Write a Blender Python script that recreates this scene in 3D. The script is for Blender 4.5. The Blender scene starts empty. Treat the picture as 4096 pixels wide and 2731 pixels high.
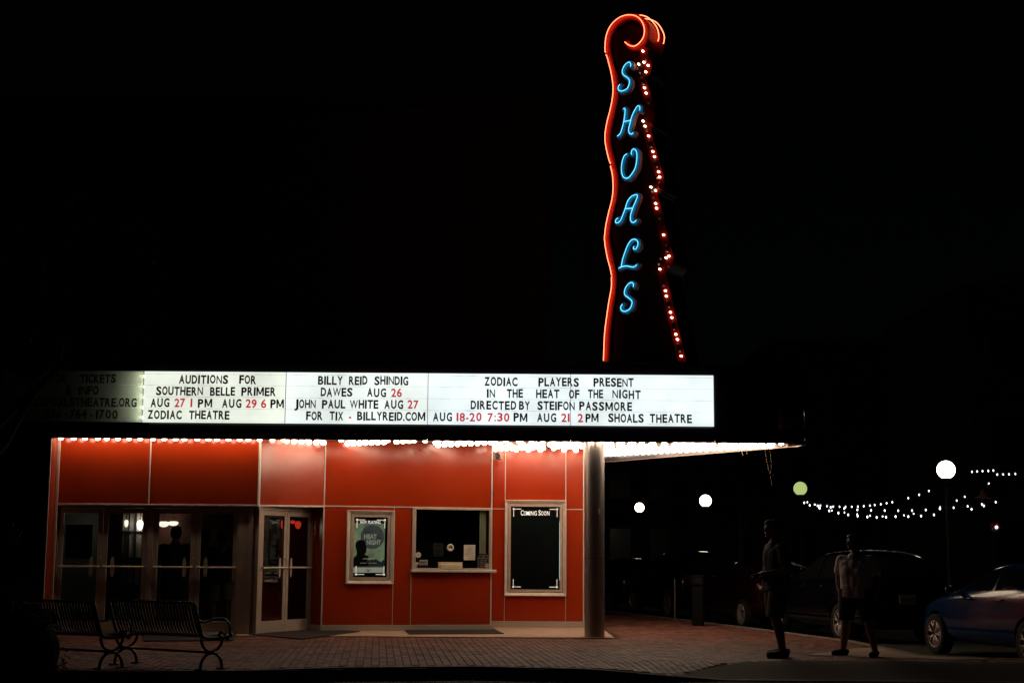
import bpy, bmesh, math, random
from mathutils import Matrix, Vector, noise
random.seed(7)
C = bpy.context.scene.collection
scn = bpy.context.scene
PI = math.pi

# ------------------------------------------------------------------ camera
F = 6000.0; PITCH = math.atan(859.5 / F); ROLL = 0.0075; EYE = Vector((0, 0, 1.335))
cam = bpy.data.objects.new('camera', bpy.data.cameras.new('camera')); C.objects.link(cam)
RC = Matrix.Rotation(math.radians(90) + PITCH, 3, 'X') @ Matrix.Rotation(ROLL, 3, 'Z')
cam.matrix_world = Matrix.Translation(EYE) @ RC.to_4x4()
cam.data.sensor_width = 36; cam.data.lens = F / 4096 * 36; cam.data.clip_end = 2000
scn.camera = cam

# ------------------------------------------------------------------ world, added night fill, exposure
w = bpy.data.worlds.new("World"); scn.world = w; w.use_nodes = True
nt = w.node_tree; nt.nodes.clear()
sky = nt.nodes.new('ShaderNodeTexSky'); sky.sky_type = 'NISHITA'; sky.sun_disc = False
sky.sun_elevation = math.radians(38); sky.sun_rotation = math.radians(200)
bg = nt.nodes.new('ShaderNodeBackground'); bg.inputs[1].default_value = 0.0001
wo = nt.nodes.new('ShaderNodeOutputWorld')
nt.links.new(sky.outputs[0], bg.inputs[0]); nt.links.new(bg.outputs[0], wo.inputs[0])
ml = bpy.data.lights.new('night_fill', 'SUN'); ml.energy = 0.0025; ml.angle = math.radians(0.5); ml.color = (0.75, 0.85, 1)  # faint sun lamp added as fill, coming from behind the camera
night_fill = bpy.data.objects.new('night_fill', ml); C.objects.link(night_fill)
night_fill.rotation_euler = (math.radians(52), 0, math.radians(-20))
scn.view_settings.view_transform = 'Standard'; scn.view_settings.look = 'None'
scn.view_settings.exposure = 0; scn.view_settings.gamma = 1
cy = scn.cycles
scn.render.engine = 'CYCLES'
cy.use_denoising = True; cy.max_bounces = 6; cy.diffuse_bounces = 3; cy.glossy_bounces = 3
cy.transmission_bounces = 4; cy.transparent_max_bounces = 8; cy.use_light_tree = True
cy.sample_clamp_indirect = 4.0; cy.caustics_reflective = False; cy.caustics_refractive = False

# ------------------------------------------------------------------ helpers
def ray(px, py):
    return RC @ Vector(((px - 2048) / F, -(py - 1365.5) / F, -1))
def at(px, py, Y):
    d = ray(px, py); return EYE + d * (Y / d.y)
def atz(px, py, z=0.0):
    d = ray(px, py); return EYE + d * ((z - EYE.z) / d.z)
def at_plane(px, py, p0, n):
    d = ray(px, py); return EYE + d * ((p0 - EYE).dot(n) / d.dot(n))

class MB:
    def __init__(s, M=None): s.v = []; s.f = []; s.m = []; s.M = M; s.mi = 0
    def add(s, vs, fs):
        o = len(s.v)
        s.v += [tuple(s.M @ Vector(p)) if s.M else tuple(p) for p in vs]
        s.f += [tuple(i + o for i in f) for f in fs]; s.m += [s.mi] * len(fs); return s
    def box(s, x0, x1, y0, y1, z0, z1):
        vs = [(x, y, z) for x in (x0, x1) for y in (y0, y1) for z in (z0, z1)]
        return s.add(vs, [(0,1,3,2),(4,6,7,5),(0,4,5,1),(2,3,7,6),(0,2,6,4),(1,5,7,3)])
    def bbox(s, x0, x1, y0, y1, z0, z1, b=0.01):
        # box with its front (low y) edges bevelled
        vs = [(x0,y1,z0),(x1,y1,z0),(x1,y1,z1),(x0,y1,z1),(x0,y0+b,z0),(x1,y0+b,z0),(x1,y0+b,z1),(x0,y0+b,z1),
              (x0+b,y0,z0+b),(x1-b,y0,z0+b),(x1-b,y0,z1-b),(x0+b,y0,z1-b)]
        fs = [(0,3,2,1)] + [(a, (a+1)%4, (a+1)%4+4, a+4) for a in range(4)] + [(a+4, (a+1)%4+4, (a+1)%4+8, a+8) for a in range(4)] + [(8,9,10,11)]
        return s.add(vs, fs)
    def prism(s, pts, z0, z1):
        n = len(pts); vs = [(p[0], p[1], z0) for p in pts] + [(p[0], p[1], z1) for p in pts]
        return s.add(vs, [tuple(range(n))[::-1], tuple(range(n, 2*n))] + [(i, (i+1)%n, (i+1)%n+n, i+n) for i in range(n)])
    def tube(s, pts, r, seg=8, closed=False, cap=True):
        pts = [Vector(p) for p in pts]; n = len(pts)
        rs = r if isinstance(r, (list, tuple)) else [r] * n
        vs = []; prev = None
        for i, p in enumerate(pts):
            if closed: t = pts[(i+1)%n] - pts[i-1]
            else: t = pts[min(i+1, n-1)] - pts[max(i-1, 0)]
            t = t.normalized() if t.length > 1e-9 else Vector((0,0,1))
            a = prev if prev is not None else (Vector((0,0,1)) if abs(t.z) < .9 else Vector((1,0,0)))
            a = (a - t * a.dot(t)).normalized(); prev = a; b = t.cross(a)
            vs += [p + (a*math.cos(2*PI*k/seg) + b*math.sin(2*PI*k/seg)) * rs[i] for k in range(seg)]
        fs = []
        for i in range(n if closed else n-1):
            j = (i+1) % n
            fs += [(i*seg+k, i*seg+(k+1)%seg, j*seg+(k+1)%seg, j*seg+k) for k in range(seg)]
        if cap and not closed: fs += [tuple(range(seg))[::-1], tuple(range((n-1)*seg, n*seg))]
        return s.add(vs, fs)
    def lathe(s, prof, c=(0,0,0), seg=16, axis='Z', caps=True):
        vs = []
        for r, h in prof:
            for k in range(seg):
                a = 2*PI*k/seg; x, y = r*math.cos(a), r*math.sin(a)
                vs.append((c[0]+x, c[1]+y, c[2]+h) if axis == 'Z' else ((c[0]+x, c[1]+h, c[2]+y) if axis == 'Y' else (c[0]+h, c[1]+x, c[2]+y)))
        n = len(prof)
        fs = [(i*seg+k, i*seg+(k+1)%seg, (i+1)*seg+(k+1)%seg, (i+1)*seg+k) for i in range(n-1) for k in range(seg)]
        if caps and prof[0][0] > 1e-6: fs.append(tuple(range(seg))[::-1])
        if caps and prof[-1][0] > 1e-6: fs.append(tuple(range((n-1)*seg, n*seg)))
        return s.add(vs, fs)
    def ball(s, c, r, seg=12, rings=8):
        rx, ry, rz = r if isinstance(r, (tuple, list)) else (r, r, r)
        vs = []
        for i in range(1, rings):
            t = PI*i/rings
            vs += [(c[0]+rx*math.sin(t)*math.cos(2*PI*k/seg), c[1]+ry*math.sin(t)*math.sin(2*PI*k/seg), c[2]+rz*math.cos(t)) for k in range(seg)]
        vs += [(c[0], c[1], c[2]+rz), (c[0], c[1], c[2]-rz)]
        n = (rings-1)*seg
        fs = [(i*seg+k, (i+1)*seg+k, (i+1)*seg+(k+1)%seg, i*seg+(k+1)%seg) for i in range(rings-2) for k in range(seg)]
        fs += [(n, k, (k+1)%seg) for k in range(seg)] + [(n+1, (rings-2)*seg+(k+1)%seg, (rings-2)*seg+k) for k in range(seg)]
        return s.add(vs, fs)
    def mesh(s, name, mats=(), smooth=False):
        me = bpy.data.meshes.new(name); me.from_pydata(s.v, [], s.f); me.update()
        for m in (mats if isinstance(mats, (list, tuple)) else [mats]): me.materials.append(m)
        for p, i in zip(me.polygons, s.m): p.material_index = i; p.use_smooth = smooth
        bm = bmesh.new(); bm.from_mesh(me); bmesh.ops.recalc_face_normals(bm, faces=bm.faces); bm.to_mesh(me); bm.free()
        return me
    def build(s, name, mats, parent=None, smooth=False, **kw):
        return link(name, s.mesh(name, mats, smooth), parent, **kw)

WM = {}
def link(name, data, parent=None, M=None, label=None, cat=None, group=None, kind=None):
    o = bpy.data.objects.new(name, data); C.objects.link(o)
    if M is not None: o.matrix_world = M; 
    WM[o.name] = M.copy() if M is not None else Matrix()
    if parent:
        o.parent = parent; o.matrix_parent_inverse = WM[parent.name].inverted()
    if label: o['label'] = label
    if cat: o['category'] = cat
    if group: o['group'] = group
    if kind: o['kind'] = kind
    return o
def thing(name, label, cat, M=None, group=None):
    if M is None: M = Matrix()
    elif isinstance(M, (tuple, Vector)): M = Matrix.Translation(Vector(M))
    return link(name, None, None, M=M, label=label, cat=cat, group=group)
def local(name, mesh, parent, M=None, label=None):
    """part given in its parent's own space"""
    o = bpy.data.objects.new(name, mesh); C.objects.link(o); o.parent = parent
    if M is not None: o.matrix_basis = M
    if label: o['label'] = label
    return o
def dup(o, M=None, parent=None, label=None):
    c = o.copy(); C.objects.link(c)
    if parent: c.parent = parent
    if M is not None: c.matrix_world = M; WM[c.name] = M.copy()
    if label: c['label'] = label
    for ch in list(o.children): dup(ch, None, c)
    return c
def smoothstep(a, b, x):
    t = max(0, min(1, (x-a)/(b-a))); return t*t*(3-2*t)
def resample(pts, step):
    out = [Vector(pts[0])]
    for a, b in zip(pts, pts[1:]):
        a, b = Vector(a), Vector(b); n = max(1, int((b-a).length/step))
        out += [a.lerp(b, (k+1)/n) for k in range(n)]
    return out
def spline(pts, n=5):
    """Catmull-Rom through points"""
    P = [Vector(p) for p in pts]; P = [2*P[0]-P[1]] + P + [2*P[-1]-P[-2]]; out = []
    for i in range(1, len(P)-2):
        for k in range(n):
            t = k/n; a, b, c, d = P[i-1], P[i], P[i+1], P[i+2]
            out.append(0.5*((2*b) + (c-a)*t + (2*a-5*b+4*c-d)*t*t + (3*b-a-3*c+d)*t*t*t))
    out.append(P[-2]); return out

# ------------------------------------------------------------------ materials
def mat(name, col, rough=.5, metal=0, var=0, vscale=3, bump=0, bscale=60, col2=None, spec=.5, coat=0, rvar=0, obrand=0, stretch=None):
    m = bpy.data.materials.new(name); m.use_nodes = True; n = m.node_tree; p = n.nodes['Principled BSDF']
    p.inputs['Base Color'].default_value = (*col, 1); p.inputs['Roughness'].default_value = rough
    p.inputs['Metallic'].default_value = metal; p.inputs['Specular IOR Level'].default_value = spec
    p.inputs['Coat Weight'].default_value = coat; p.inputs['Coat Roughness'].default_value = .08
    tc = n.nodes.new('ShaderNodeTexCoord'); src = tc.outputs['Object']
    if stretch:
        mp = n.nodes.new('ShaderNodeMapping'); mp.inputs['Scale'].default_value = stretch
        n.links.new(src, mp.inputs[0]); src = mp.outputs[0]
    last = None
    if var or col2:
        t = n.nodes.new('ShaderNodeTexNoise'); t.inputs['Scale'].default_value = vscale; t.inputs['Detail'].default_value = 6
        t.inputs['Roughness'].default_value = .65
        n.links.new(src, t.inputs['Vector'])
        cr = n.nodes.new('ShaderNodeValToRGB'); cr.color_ramp.elements[0].position = .3; cr.color_ramp.elements[1].position = .7
        c2 = col2 or tuple(c*(1-var) for c in col)
        cr.color_ramp.elements[0].color = (*c2, 1); cr.color_ramp.elements[1].color = (*col, 1)
        n.links.new(t.outputs['Fac'], cr.inputs[0]); last = cr.outputs[0]
        if rvar:
            mr = n.nodes.new('ShaderNodeMapRange'); mr.inputs[3].default_value = rough - rvar; mr.inputs[4].default_value = rough + rvar
            n.links.new(t.outputs['Fac'], mr.inputs[0]); n.links.new(mr.outputs[0], p.inputs['Roughness'])
    if obrand:
        oi = n.nodes.new('ShaderNodeObjectInfo'); hs = n.nodes.new('ShaderNodeHueSaturation')
        mr = n.nodes.new('ShaderNodeMapRange'); mr.inputs[3].default_value = 1-obrand; mr.inputs[4].default_value = 1+obrand
        n.links.new(oi.outputs['Random'], mr.inputs[0]); n.links.new(mr.outputs[0], hs.inputs['Value'])
        if last: n.links.new(last, hs.inputs['Color'])
        else: hs.inputs['Color'].default_value = (*col, 1)
        last = hs.outputs[0]
    if last: n.links.new(last, p.inputs['Base Color'])
    if bump:
        t = n.nodes.new('ShaderNodeTexNoise'); t.inputs['Scale'].default_value = bscale; t.inputs['Detail'].default_value = 4
        n.links.new(src, t.inputs['Vector'])
        b = n.nodes.new('ShaderNodeBump'); b.inputs['Strength'].default_value = bump; b.inputs['Distance'].default_value = .01
        n.links.new(t.outputs['Fac'], b.inputs['Height']); n.links.new(b.outputs[0], p.inputs['Normal'])
    return m
def emis(name, col, strength, base=(.5,.5,.5)):
    m = bpy.data.materials.new(name); m.use_nodes = True; p = m.node_tree.nodes['Principled BSDF']
    p.inputs['Base Color'].default_value = (*base, 1); p.inputs['Roughness'].default_value = .4
    p.inputs['Emission Color'].default_value = (*col, 1); p.inputs['Emission Strength'].default_value = strength
    return m
def glassm(name, tint=(1,1,1), ior=1.5, refl=1.0, rough=.0):
    m = bpy.data.materials.new(name); m.use_nodes = True; n = m.node_tree; n.nodes.clear()
    o = n.nodes.new('ShaderNodeOutputMaterial'); mx = n.nodes.new('ShaderNodeMixShader')
    tr = n.nodes.new('ShaderNodeBsdfTransparent'); tr.inputs[0].default_value = (*tint, 1)
    g = n.nodes.new('ShaderNodeBsdfGlossy'); g.inputs['Roughness'].default_value = rough
    g.inputs[0].default_value = (refl, refl, refl, 1)
    fr = n.nodes.new('ShaderNodeFresnel')
    ge = n.nodes.new('ShaderNodeNewGeometry'); mr = n.nodes.new('ShaderNodeMapRange')   # same index from both faces of a pane
    mr.inputs[3].default_value = ior; mr.inputs[4].default_value = 1/ior
    n.links.new(ge.outputs['Backfacing'], mr.inputs[0]); n.links.new(mr.outputs[0], fr.inputs[0])
    n.links.new(fr.outputs[0], mx.inputs[0]); n.links.new(tr.outputs[0], mx.inputs[1]); n.links.new(g.outputs[0], mx.inputs[2])
    n.links.new(mx.outputs[0], o.inputs[0]); return m

M_red = mat('red_enamel', (.42,.039,.008), .17, var=.14, vscale=1.6, rvar=.11, bump=.10, bscale=2.2, spec=.45)
M_trim = mat('satin_trim', (.80,.72,.62), .38, .12, var=.2, vscale=6)
M_alu = mat('brushed_aluminium', (.60,.50,.42), .40, .15, var=.18, vscale=9, bump=.03, bscale=120, stretch=(1,1,14))
M_steel = mat('column_steel', (.40,.36,.35), .38, .8, var=.3, vscale=7, rvar=.14, bump=.05, bscale=40, stretch=(6,6,.7))
M_black = mat('black_enamel', (.03,.028,.038), .22, var=.4, vscale=2, bump=.03, bscale=4)
M_blackm = mat('black_paint_iron', (.004,.004,.005), .34, bump=.08, bscale=90)
M_soffit = mat('soffit_white', (.42,.37,.31), .5, var=.2, vscale=2)
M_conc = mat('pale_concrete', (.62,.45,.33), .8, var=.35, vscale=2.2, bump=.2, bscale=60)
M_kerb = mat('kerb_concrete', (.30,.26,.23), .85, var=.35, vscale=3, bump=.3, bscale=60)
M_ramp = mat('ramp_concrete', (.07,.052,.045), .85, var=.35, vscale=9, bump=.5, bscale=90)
M_mortar = mat('joint_sand', (.045,.035,.03), .95)
M_asph = mat('asphalt', (.05,.047,.045), .85, var=.4, vscale=1.2, bump=.4, bscale=90)
M_mat = mat('rubber_mat', (.022,.016,.02), .8, var=.3, vscale=20, bump=.5, bscale=150)
M_ink = mat('black_ink', (.012,.013,.02), .5)
def translucent(name, dif, trl, k):
    m = bpy.data.materials.new(name); m.use_nodes = True; n = m.node_tree; n.nodes.clear()
    o = n.nodes.new('ShaderNodeOutputMaterial'); d = n.nodes.new('ShaderNodeBsdfDiffuse'); d.inputs[0].default_value = (*dif, 1)
    t = n.nodes.new('ShaderNodeBsdfTranslucent'); t.inputs[0].default_value = (*trl, 1); x = n.nodes.new('ShaderNodeMixShader'); x.inputs[0].default_value = k
    n.links.new(d.outputs[0], x.inputs[1]); n.links.new(t.outputs[0], x.inputs[2]); n.links.new(x.outputs[0], o.inputs[0]); return m, t
M_inkr = translucent('red_letter', (.35,.015,.03), (.75,.035,.06), .8)[0]
M_dirt, _t = translucent('rail_grime', (.3,.3,.28), (.8,.8,.75), .85); _n = M_dirt.node_tree
_a = _n.nodes.new('ShaderNodeTexNoise'); _a.inputs['Scale'].default_value = 2.2; _a.inputs['Detail'].default_value = 8; _a.inputs['Roughness'].default_value = .8
_c = _n.nodes.new('ShaderNodeValToRGB'); _c.color_ramp.elements[0].position = .36; _c.color_ramp.elements[1].position = .5; _c.color_ramp.elements[0].color = (.09,.08,.06,1); _c.color_ramp.elements[1].color = (.8,.82,.76,1)
_tc = _n.nodes.new('ShaderNodeTexCoord'); _n.links.new(_tc.outputs['Object'], _a.inputs['Vector']); _n.links.new(_a.outputs[0], _c.inputs[0]); _n.links.new(_c.outputs[0], _t.inputs[0])
M_white = mat('white_print', (.8,.78,.72), .5)
M_paper = mat('paper', (.72,.66,.55), .7, var=.08)
M_pdark = mat('poster_black', (.012,.016,.02), .35, var=.5, vscale=4)
M_wallbrick = bpy.data.materials.new('dark_brick'); M_wallbrick.use_nodes = True
_n = M_wallbrick.node_tree; _b = _n.nodes.new('ShaderNodeTexBrick'); _tc = _n.nodes.new('ShaderNodeTexCoord'); _mp = _n.nodes.new('ShaderNodeMapping')
_mp.inputs['Rotation'].default_value = (math.radians(90), 0, 0)
_n.links.new(_tc.outputs['Object'], _mp.inputs[0]); _n.links.new(_mp.outputs[0], _b.inputs[0])
_b.inputs['Color1'].default_value = (.22,.07,.05,1); _b.inputs['Color2'].default_value = (.15,.05,.04,1); _b.inputs['Mortar'].default_value = (.2,.16,.14,1)
_b.inputs['Scale'].default_value = 4.5; _b.inputs['Mortar Size'].default_value = .012
_n.links.new(_b.outputs[0], _n.nodes['Principled BSDF'].inputs[0]); _n.nodes['Principled BSDF'].inputs['Roughness'].default_value = .9
M_glass = glassm('door_glass', (.75,.8,.8), 1.5, .9)
M_int = mat('lobby_wall', (.075,.085,.08), .7, var=.15)
M_intfl = mat('lobby_floor', (.06,.05,.045), .5)
M_bulb = emis('bulb_glow', (1,.76,.54), 17)
M_neonr = emis('neon_red', (1,.175,.075), 5.0, (.3,.1,.1))
M_neonb = emis('neon_blue', (.16,.72,1), 2.1, (.2,.4,.5))
M_signred = mat('sign_red_paint', (.70,.014,.002), .4, var=.15, vscale=5)
M_signface = mat('sign_face_maroon', (.055,.005,.004), .42, var=.35, vscale=3, spec=.2)
M_letblue = mat('letter_blue_paint', (.03,.42,.72), .45, var=.25, vscale=6)
M_letside = mat('letter_return_lit', (.42,.22,.18), .5, var=.2)  # pinkish light on the letter sides put into their paint
M_spot = emis('sign_bulb_glow', (1,.62,.42), 8)
M_spotdim = mat('sign_bulb_unlit', (.5,.42,.4), .15)

# ------------------------------------------------------------------ ground
KF = [(-16,17.5),(-6,17.5),(-4.4,17.55),(-3.1,17.8),(-2.0,18.4),(-.45,18.75),(.95,18.45),(2.0,18.5),(2.65,18.6),(4.0,18.6),(9.5,18.6),
      (9.5,21.05),(6.9,21.1),(6.1,21.25),(5.85,21.7),(5.78,23.7),(5.72,25.1),(4.95,28.8),(3.95,33),(2.95,37),(0,49)]
def gz(x, y):
    r = -0.13 * smoothstep(1.0, 2.7, x) * (1 - smoothstep(5.6, 6.6, x)*0) * (1 - smoothstep(18.7, 20.1, y))
    return r
def inside(x, y, poly):
    c = False; j = len(poly)-1
    for i in range(len(poly)):
        a, b = poly[i], poly[j]
        if (a[1] > y) != (b[1] > y) and x < (b[0]-a[0])*(y-a[1])/(b[1]-a[1])+a[0]: c = not c
        j = i
    return c
SW = KF + [(-30,49),(-30,17.5)]
g = MB(); g.add([(-600,-60,-.15),(600,-60,-.15),(600,1500,-.15),(-600,1500,-.15)], [(0,1,2,3)])
g.build('road', M_asph, kind='structure')
# sidewalk bed, a grid clipped to the outline
bed = MB()
for i in range(-64, 40):
    for j in range(70, 170):
        x0, x1, y0, y1 = i*.25, i*.25+.25, j*.25, j*.25+.25
        if inside((x0+x1)/2, (y0+y1)/2, SW):
            o = -.012
            bed.add([(x0,y0,gz(x0,y0)+o),(x1,y0,gz(x1,y0)+o),(x1,y1,gz(x1,y1)+o),(x0,y1,gz(x0,y1)+o)], [(0,1,2,3)])
sidewalk = bed.build('sidewalk', M_mortar, kind='structure')
# kerb with its top face and vertical drop, laid as separate stones
kp = resample([Vector((p[0], p[1], 0)) for p in KF], .9)
kv = []
for i, p in enumerate(kp):
    t = (kp[min(i+1, len(kp)-1)] - kp[max(i-1, 0)]).normalized(); nrm = Vector((-t.y, t.x, 0)); kv.append((p, nrm))
for i in range(len(kp)-1):
    (a, na), (b, nb) = kv[i], kv[i+1]; d = (b-a).normalized()*.004
    a2, b2 = a + d, b - d; wdt = .15
    q = MB(); q.add([(a2.x,a2.y,-.16),(b2.x,b2.y,-.16),(b2.x,b2.y,gz(b.x,b.y)+.003),(a2.x,a2.y,gz(a.x,a.y)+.003),
        *( (v.x, v.y, zz) for v, zz in ((a2+na*wdt,-.16),(b2+nb*wdt,-.16),(b2+nb*wdt,gz(b.x,b.y)+.003),(a2+na*wdt,gz(a.x,a.y)+.003)) )],
        [(0,1,2,3),(4,5,6,7),(3,2,6,7),(0,1,5,4),(0,3,7,4),(1,2,6,5)])
    q.build('kerb_stone', M_kerb, sidewalk)
# concrete gutter strip
gp = MB()
for i in range(len(kp)-1):
    (a, na), (b, nb) = kv[i], kv[i+1]
    gp.add([(a-na*.42).to_tuple()[:2]+(-.145,), (b-nb*.42).to_tuple()[:2]+(-.145,), (b.x,b.y,-.146), (a.x,a.y,-.146)], [(0,1,2,3)])
gp.build('gutter', M_kerb, kind='structure')
# pale apron along the facade
AP = [(-7.9,25.75),(-7.9,25.35),(-4.1,25.3),(-3.0,25.3),(-.3,25.36),(1.15,25.5),(1.75,25.55),(1.75,29.3),(-.3,29.3),(-.3,28),(-3.3,27.3)]
ap = MB(); 
AP2 = [(-8.0,25.4),(-4.1,25.4),(1.75,25.55),(1.75,29.4),(-8.0,29.4)]
ap.prism(AP2, -.1, .006)
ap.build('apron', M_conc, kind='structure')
# curb ramp slab
RP = [(2.0,18.78),(2.3,19.2),(2.75,19.75),(3.4,20.15),(4.4,20.3),(5.6,20.25),(8.0,20.2),(9.3,20.15),(9.3,18.78)]
TRI = [(4.15,21.5),(4.75,21.15),(5.6,20.9),(6.0,20.7),(6.6,20.95),(5.72,21.6),(5.6,23.4),(5.2,23.1),(4.7,22.3)]
rb = MB()
for i in range(15, 80):
    for j in range(150, 168):
        x0, x1, y0, y1 = i*.125, i*.125+.125, j*.125, j*.125+.125
        if inside((x0+x1)/2, (y0+y1)/2, RP):
            rb.add([(x0,y0,gz(x0,y0)+.003),(x1,y0,gz(x1,y0)+.003),(x1,y1,gz(x1,y1)+.003),(x0,y1,gz(x0,y1)+.003)], [(0,1,2,3)])
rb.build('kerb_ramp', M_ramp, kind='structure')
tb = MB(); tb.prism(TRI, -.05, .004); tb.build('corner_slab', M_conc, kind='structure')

# brick pavers
M_brick = bpy.data.materials.new('paver_brick'); M_brick.use_nodes = True
_n = M_brick.node_tree; _p = _n.nodes['Principled BSDF']; _a = _n.nodes.new('ShaderNodeAttribute'); _a.attribute_name = 'tone'
_t = _n.nodes.new('ShaderNodeTexNoise'); _t.inputs['Scale'].default_value = 1.4; _t.inputs['Detail'].default_value = 8
_tc = _n.nodes.new('ShaderNodeTexCoord'); _g = _n.nodes.new('ShaderNodeNewGeometry'); _n.links.new(_g.outputs['Position'], _t.inputs['Vector'])
_cr = _n.nodes.new('ShaderNodeValToRGB'); _cr.color_ramp.elements[0].color = (.5,.5,.5,1); _cr.color_ramp.elements[0].position = .32
_cr.color_ramp.elements[1].color = (1,1,1,1); _cr.color_ramp.elements[1].position = .55; _n.links.new(_t.outputs[0], _cr.inputs[0])
_m = _n.nodes.new('ShaderNodeMix'); _m.data_type = 'RGBA'; _m.blend_type = 'MULTIPLY'; _m.inputs[0].default_value = 1
_n.links.new(_a.outputs['Color'], _m.inputs[6]); _n.links.new(_cr.outputs[0], _m.inputs[7]); _n.links.new(_m.outputs[2], _p.inputs['Base Color'])
_t2 = _n.nodes.new('ShaderNodeTexNoise'); _t2.inputs['Scale'].default_value = 90; _n.links.new(_g.outputs['Position'], _t2.inputs['Vector'])
_bp = _n.nodes.new('ShaderNodeBump'); _bp.inputs['Strength'].default_value = .5; _bp.inputs['Distance'].default_value = .006
_n.links.new(_t2.outputs[0], _bp.inputs['Height']); _n.links.new(_bp.outputs[0], _p.inputs['Normal'])
_p.inputs['Roughness'].default_value = .62; _p.inputs['Specular IOR Level'].default_value = .4
def tone():
    k = random.uniform(.55, 1.15) * (.45 if random.random() < .06 else 1); return (.25*k, .092*k*random.uniform(.85,1.15), .066*k*random.uniform(.85,1.15), 1)
bricks = []
ang = math.radians(5); ca, sa = math.cos(ang), math.sin(ang)
SWi = [(p[0], p[1]) for p in SW]
kmid = [(p.x, p.y) for p, _ in kv]
for i in range(-190, 130):
    for j in range(60, 190):
        u = i*.1; v = j*.2 + (.1 if i % 2 else 0)
        x = u*ca - v*sa + 1.9; y = u*sa + v*ca
        if not (17.5 < y < 36) or x < -8.6-(.0) or x > 9.3: continue
        if x < -.35*y or not inside(x, y, SWi): continue
        if y > 25.33 and x < 1.85: continue
        if inside(x, y, RP) or inside(x, y, TRI): continue
        if min((x-a)**2+(y-b)**2 for a, b in kmid if abs(b-y) < 1.2 and abs(a-x) < 1.2) < .028 if any(abs(b-y) < 1.2 and abs(a-x) < 1.2 for a, b in kmid) else False: continue
        bricks.append((x, y))
def near_kerb(x, y):
    for (a, _), (b, _) in zip(kv, kv[1:]):
        ab = b-a; t = max(0, min(1, ((x-a.x)*ab.x+(y-a.y)*ab.y)/ab.length_squared))
        if math.hypot(x-a.x-ab.x*t, y-a.y-ab.y*t) < .235: return True
    return False
bricks = [b for b in bricks if not near_kerb(*b)]
bricks.sort(key=lambda b: b[1] + (100 if not (-.325*b[1] < b[0] < .335*b[1]) else 0))
def brick_geo(q, x, y, zz, dz):
    hx, hy, bv = .0455+random.uniform(-.0015,.001), .0955+random.uniform(-.002,.001), .005; V = []; jx, jy = random.uniform(-.002,.002), random.uniform(-.003,.003); a_ = ang+random.gauss(0,.012); c_, s_ = math.cos(a_), math.sin(a_)
    for (lx, ly, lz) in [(-hx,-hy,-.03),(hx,-hy,-.03),(hx,hy,-.03),(-hx,hy,-.03),(-hx,-hy,-bv),(hx,-hy,-bv),(hx,hy,-bv),(-hx,hy,-bv),
                         (-hx+bv,-hy+bv,0),(hx-bv,-hy+bv,0),(hx-bv,hy-bv,0),(-hx+bv,hy-bv,0)]:
        X_, Y_ = x+jx+lx*c_-ly*s_, y+jy+lx*s_+ly*c_; V.append((X_, Y_, (zz if zz is not None else gz(X_, Y_))+lz+dz))
    q.add(V, [(a, (a+1)%4, (a+1)%4+4, a+4) for a in range(4)] + [(a+4, (a+1)%4+4, (a+1)%4+8, a+8) for a in range(4)] + [(8,9,10,11)])
def set_tone(me, cols):
    at_ = me.color_attributes.new('tone', 'FLOAT_COLOR', 'CORNER')
    buf = [];
    for p in me.polygons:
        buf += list(cols[p.index // 9]) * p.loop_total
    at_.data.foreach_set('color', buf)
variants = []
for k in range(8):
    q = MB(); brick_geo(q, 0, 0, 0, 0); me = q.mesh('brick', M_brick); set_tone(me, [tone()]); variants.append(me)
for x, y in bricks[:298]:
    if gz(x, y) < -1e-4:
        q = MB(); brick_geo(q, x, y, None, random.uniform(-.0015,.001)); me = q.mesh('brick', M_brick); set_tone(me, [tone()]); link('brick', me, sidewalk)
    else: link('brick', random.choice(variants), sidewalk, M=Matrix.Translation((x, y, random.uniform(-.0015,.001))))
q = MB(); tones = []
for x, y in bricks[298:]:
    brick_geo(q, x, y, None, random.uniform(-.004, .001)); tones.append(tone())
me = q.mesh('paving_bricks', M_brick); set_tone(me, tones)
link('paving_bricks', me, sidewalk, kind='stuff')

# ------------------------------------------------------------------ wall frames
class Seg:
    def __init__(s, P, Q):
        s.P = Vector((P[0], P[1], 0)); s.Q = Vector((Q[0], Q[1], 0)); s.u = (s.Q-s.P).normalized(); s.inn = Vector((-s.u.y, s.u.x, 0))
        s.L = (s.Q-s.P).length
        s.M = Matrix(((s.u.x, s.inn.x, 0, s.P.x), (s.u.y, s.inn.y, 0, s.P.y), (0,0,1,0), (0,0,0,1)))
    def uz(s, px, py, d=0):
        p = at_plane(px, py, s.P + s.inn*d, s.inn); return (p - s.P).dot(s.u), p.z
def sz(Y): return 3.33 + .027*(Y-25.4)      # soffit height
XA0 = at(206, 1752, 25.42).x
XA1 = at(1036, 1850, 25.75).x
A = Seg((XA0, 25.75), (XA1, 25.75))
B = Seg((XA1, 25.75), (-3.36, 27.10))
Cw = Seg((-3.36, 27.10), (-.345, 27.85))
D = Seg((-.345, 29.1), (at(2335, 2200, 29.1).x, 29.1))
L = Seg((-16, 25.42), (XA0, 25.42))
theatre = thing('theatre_building', 'theatre front clad in glossy red enamel panels under the lit marquee', 'building', (-3.4, 27, 0))

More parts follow.
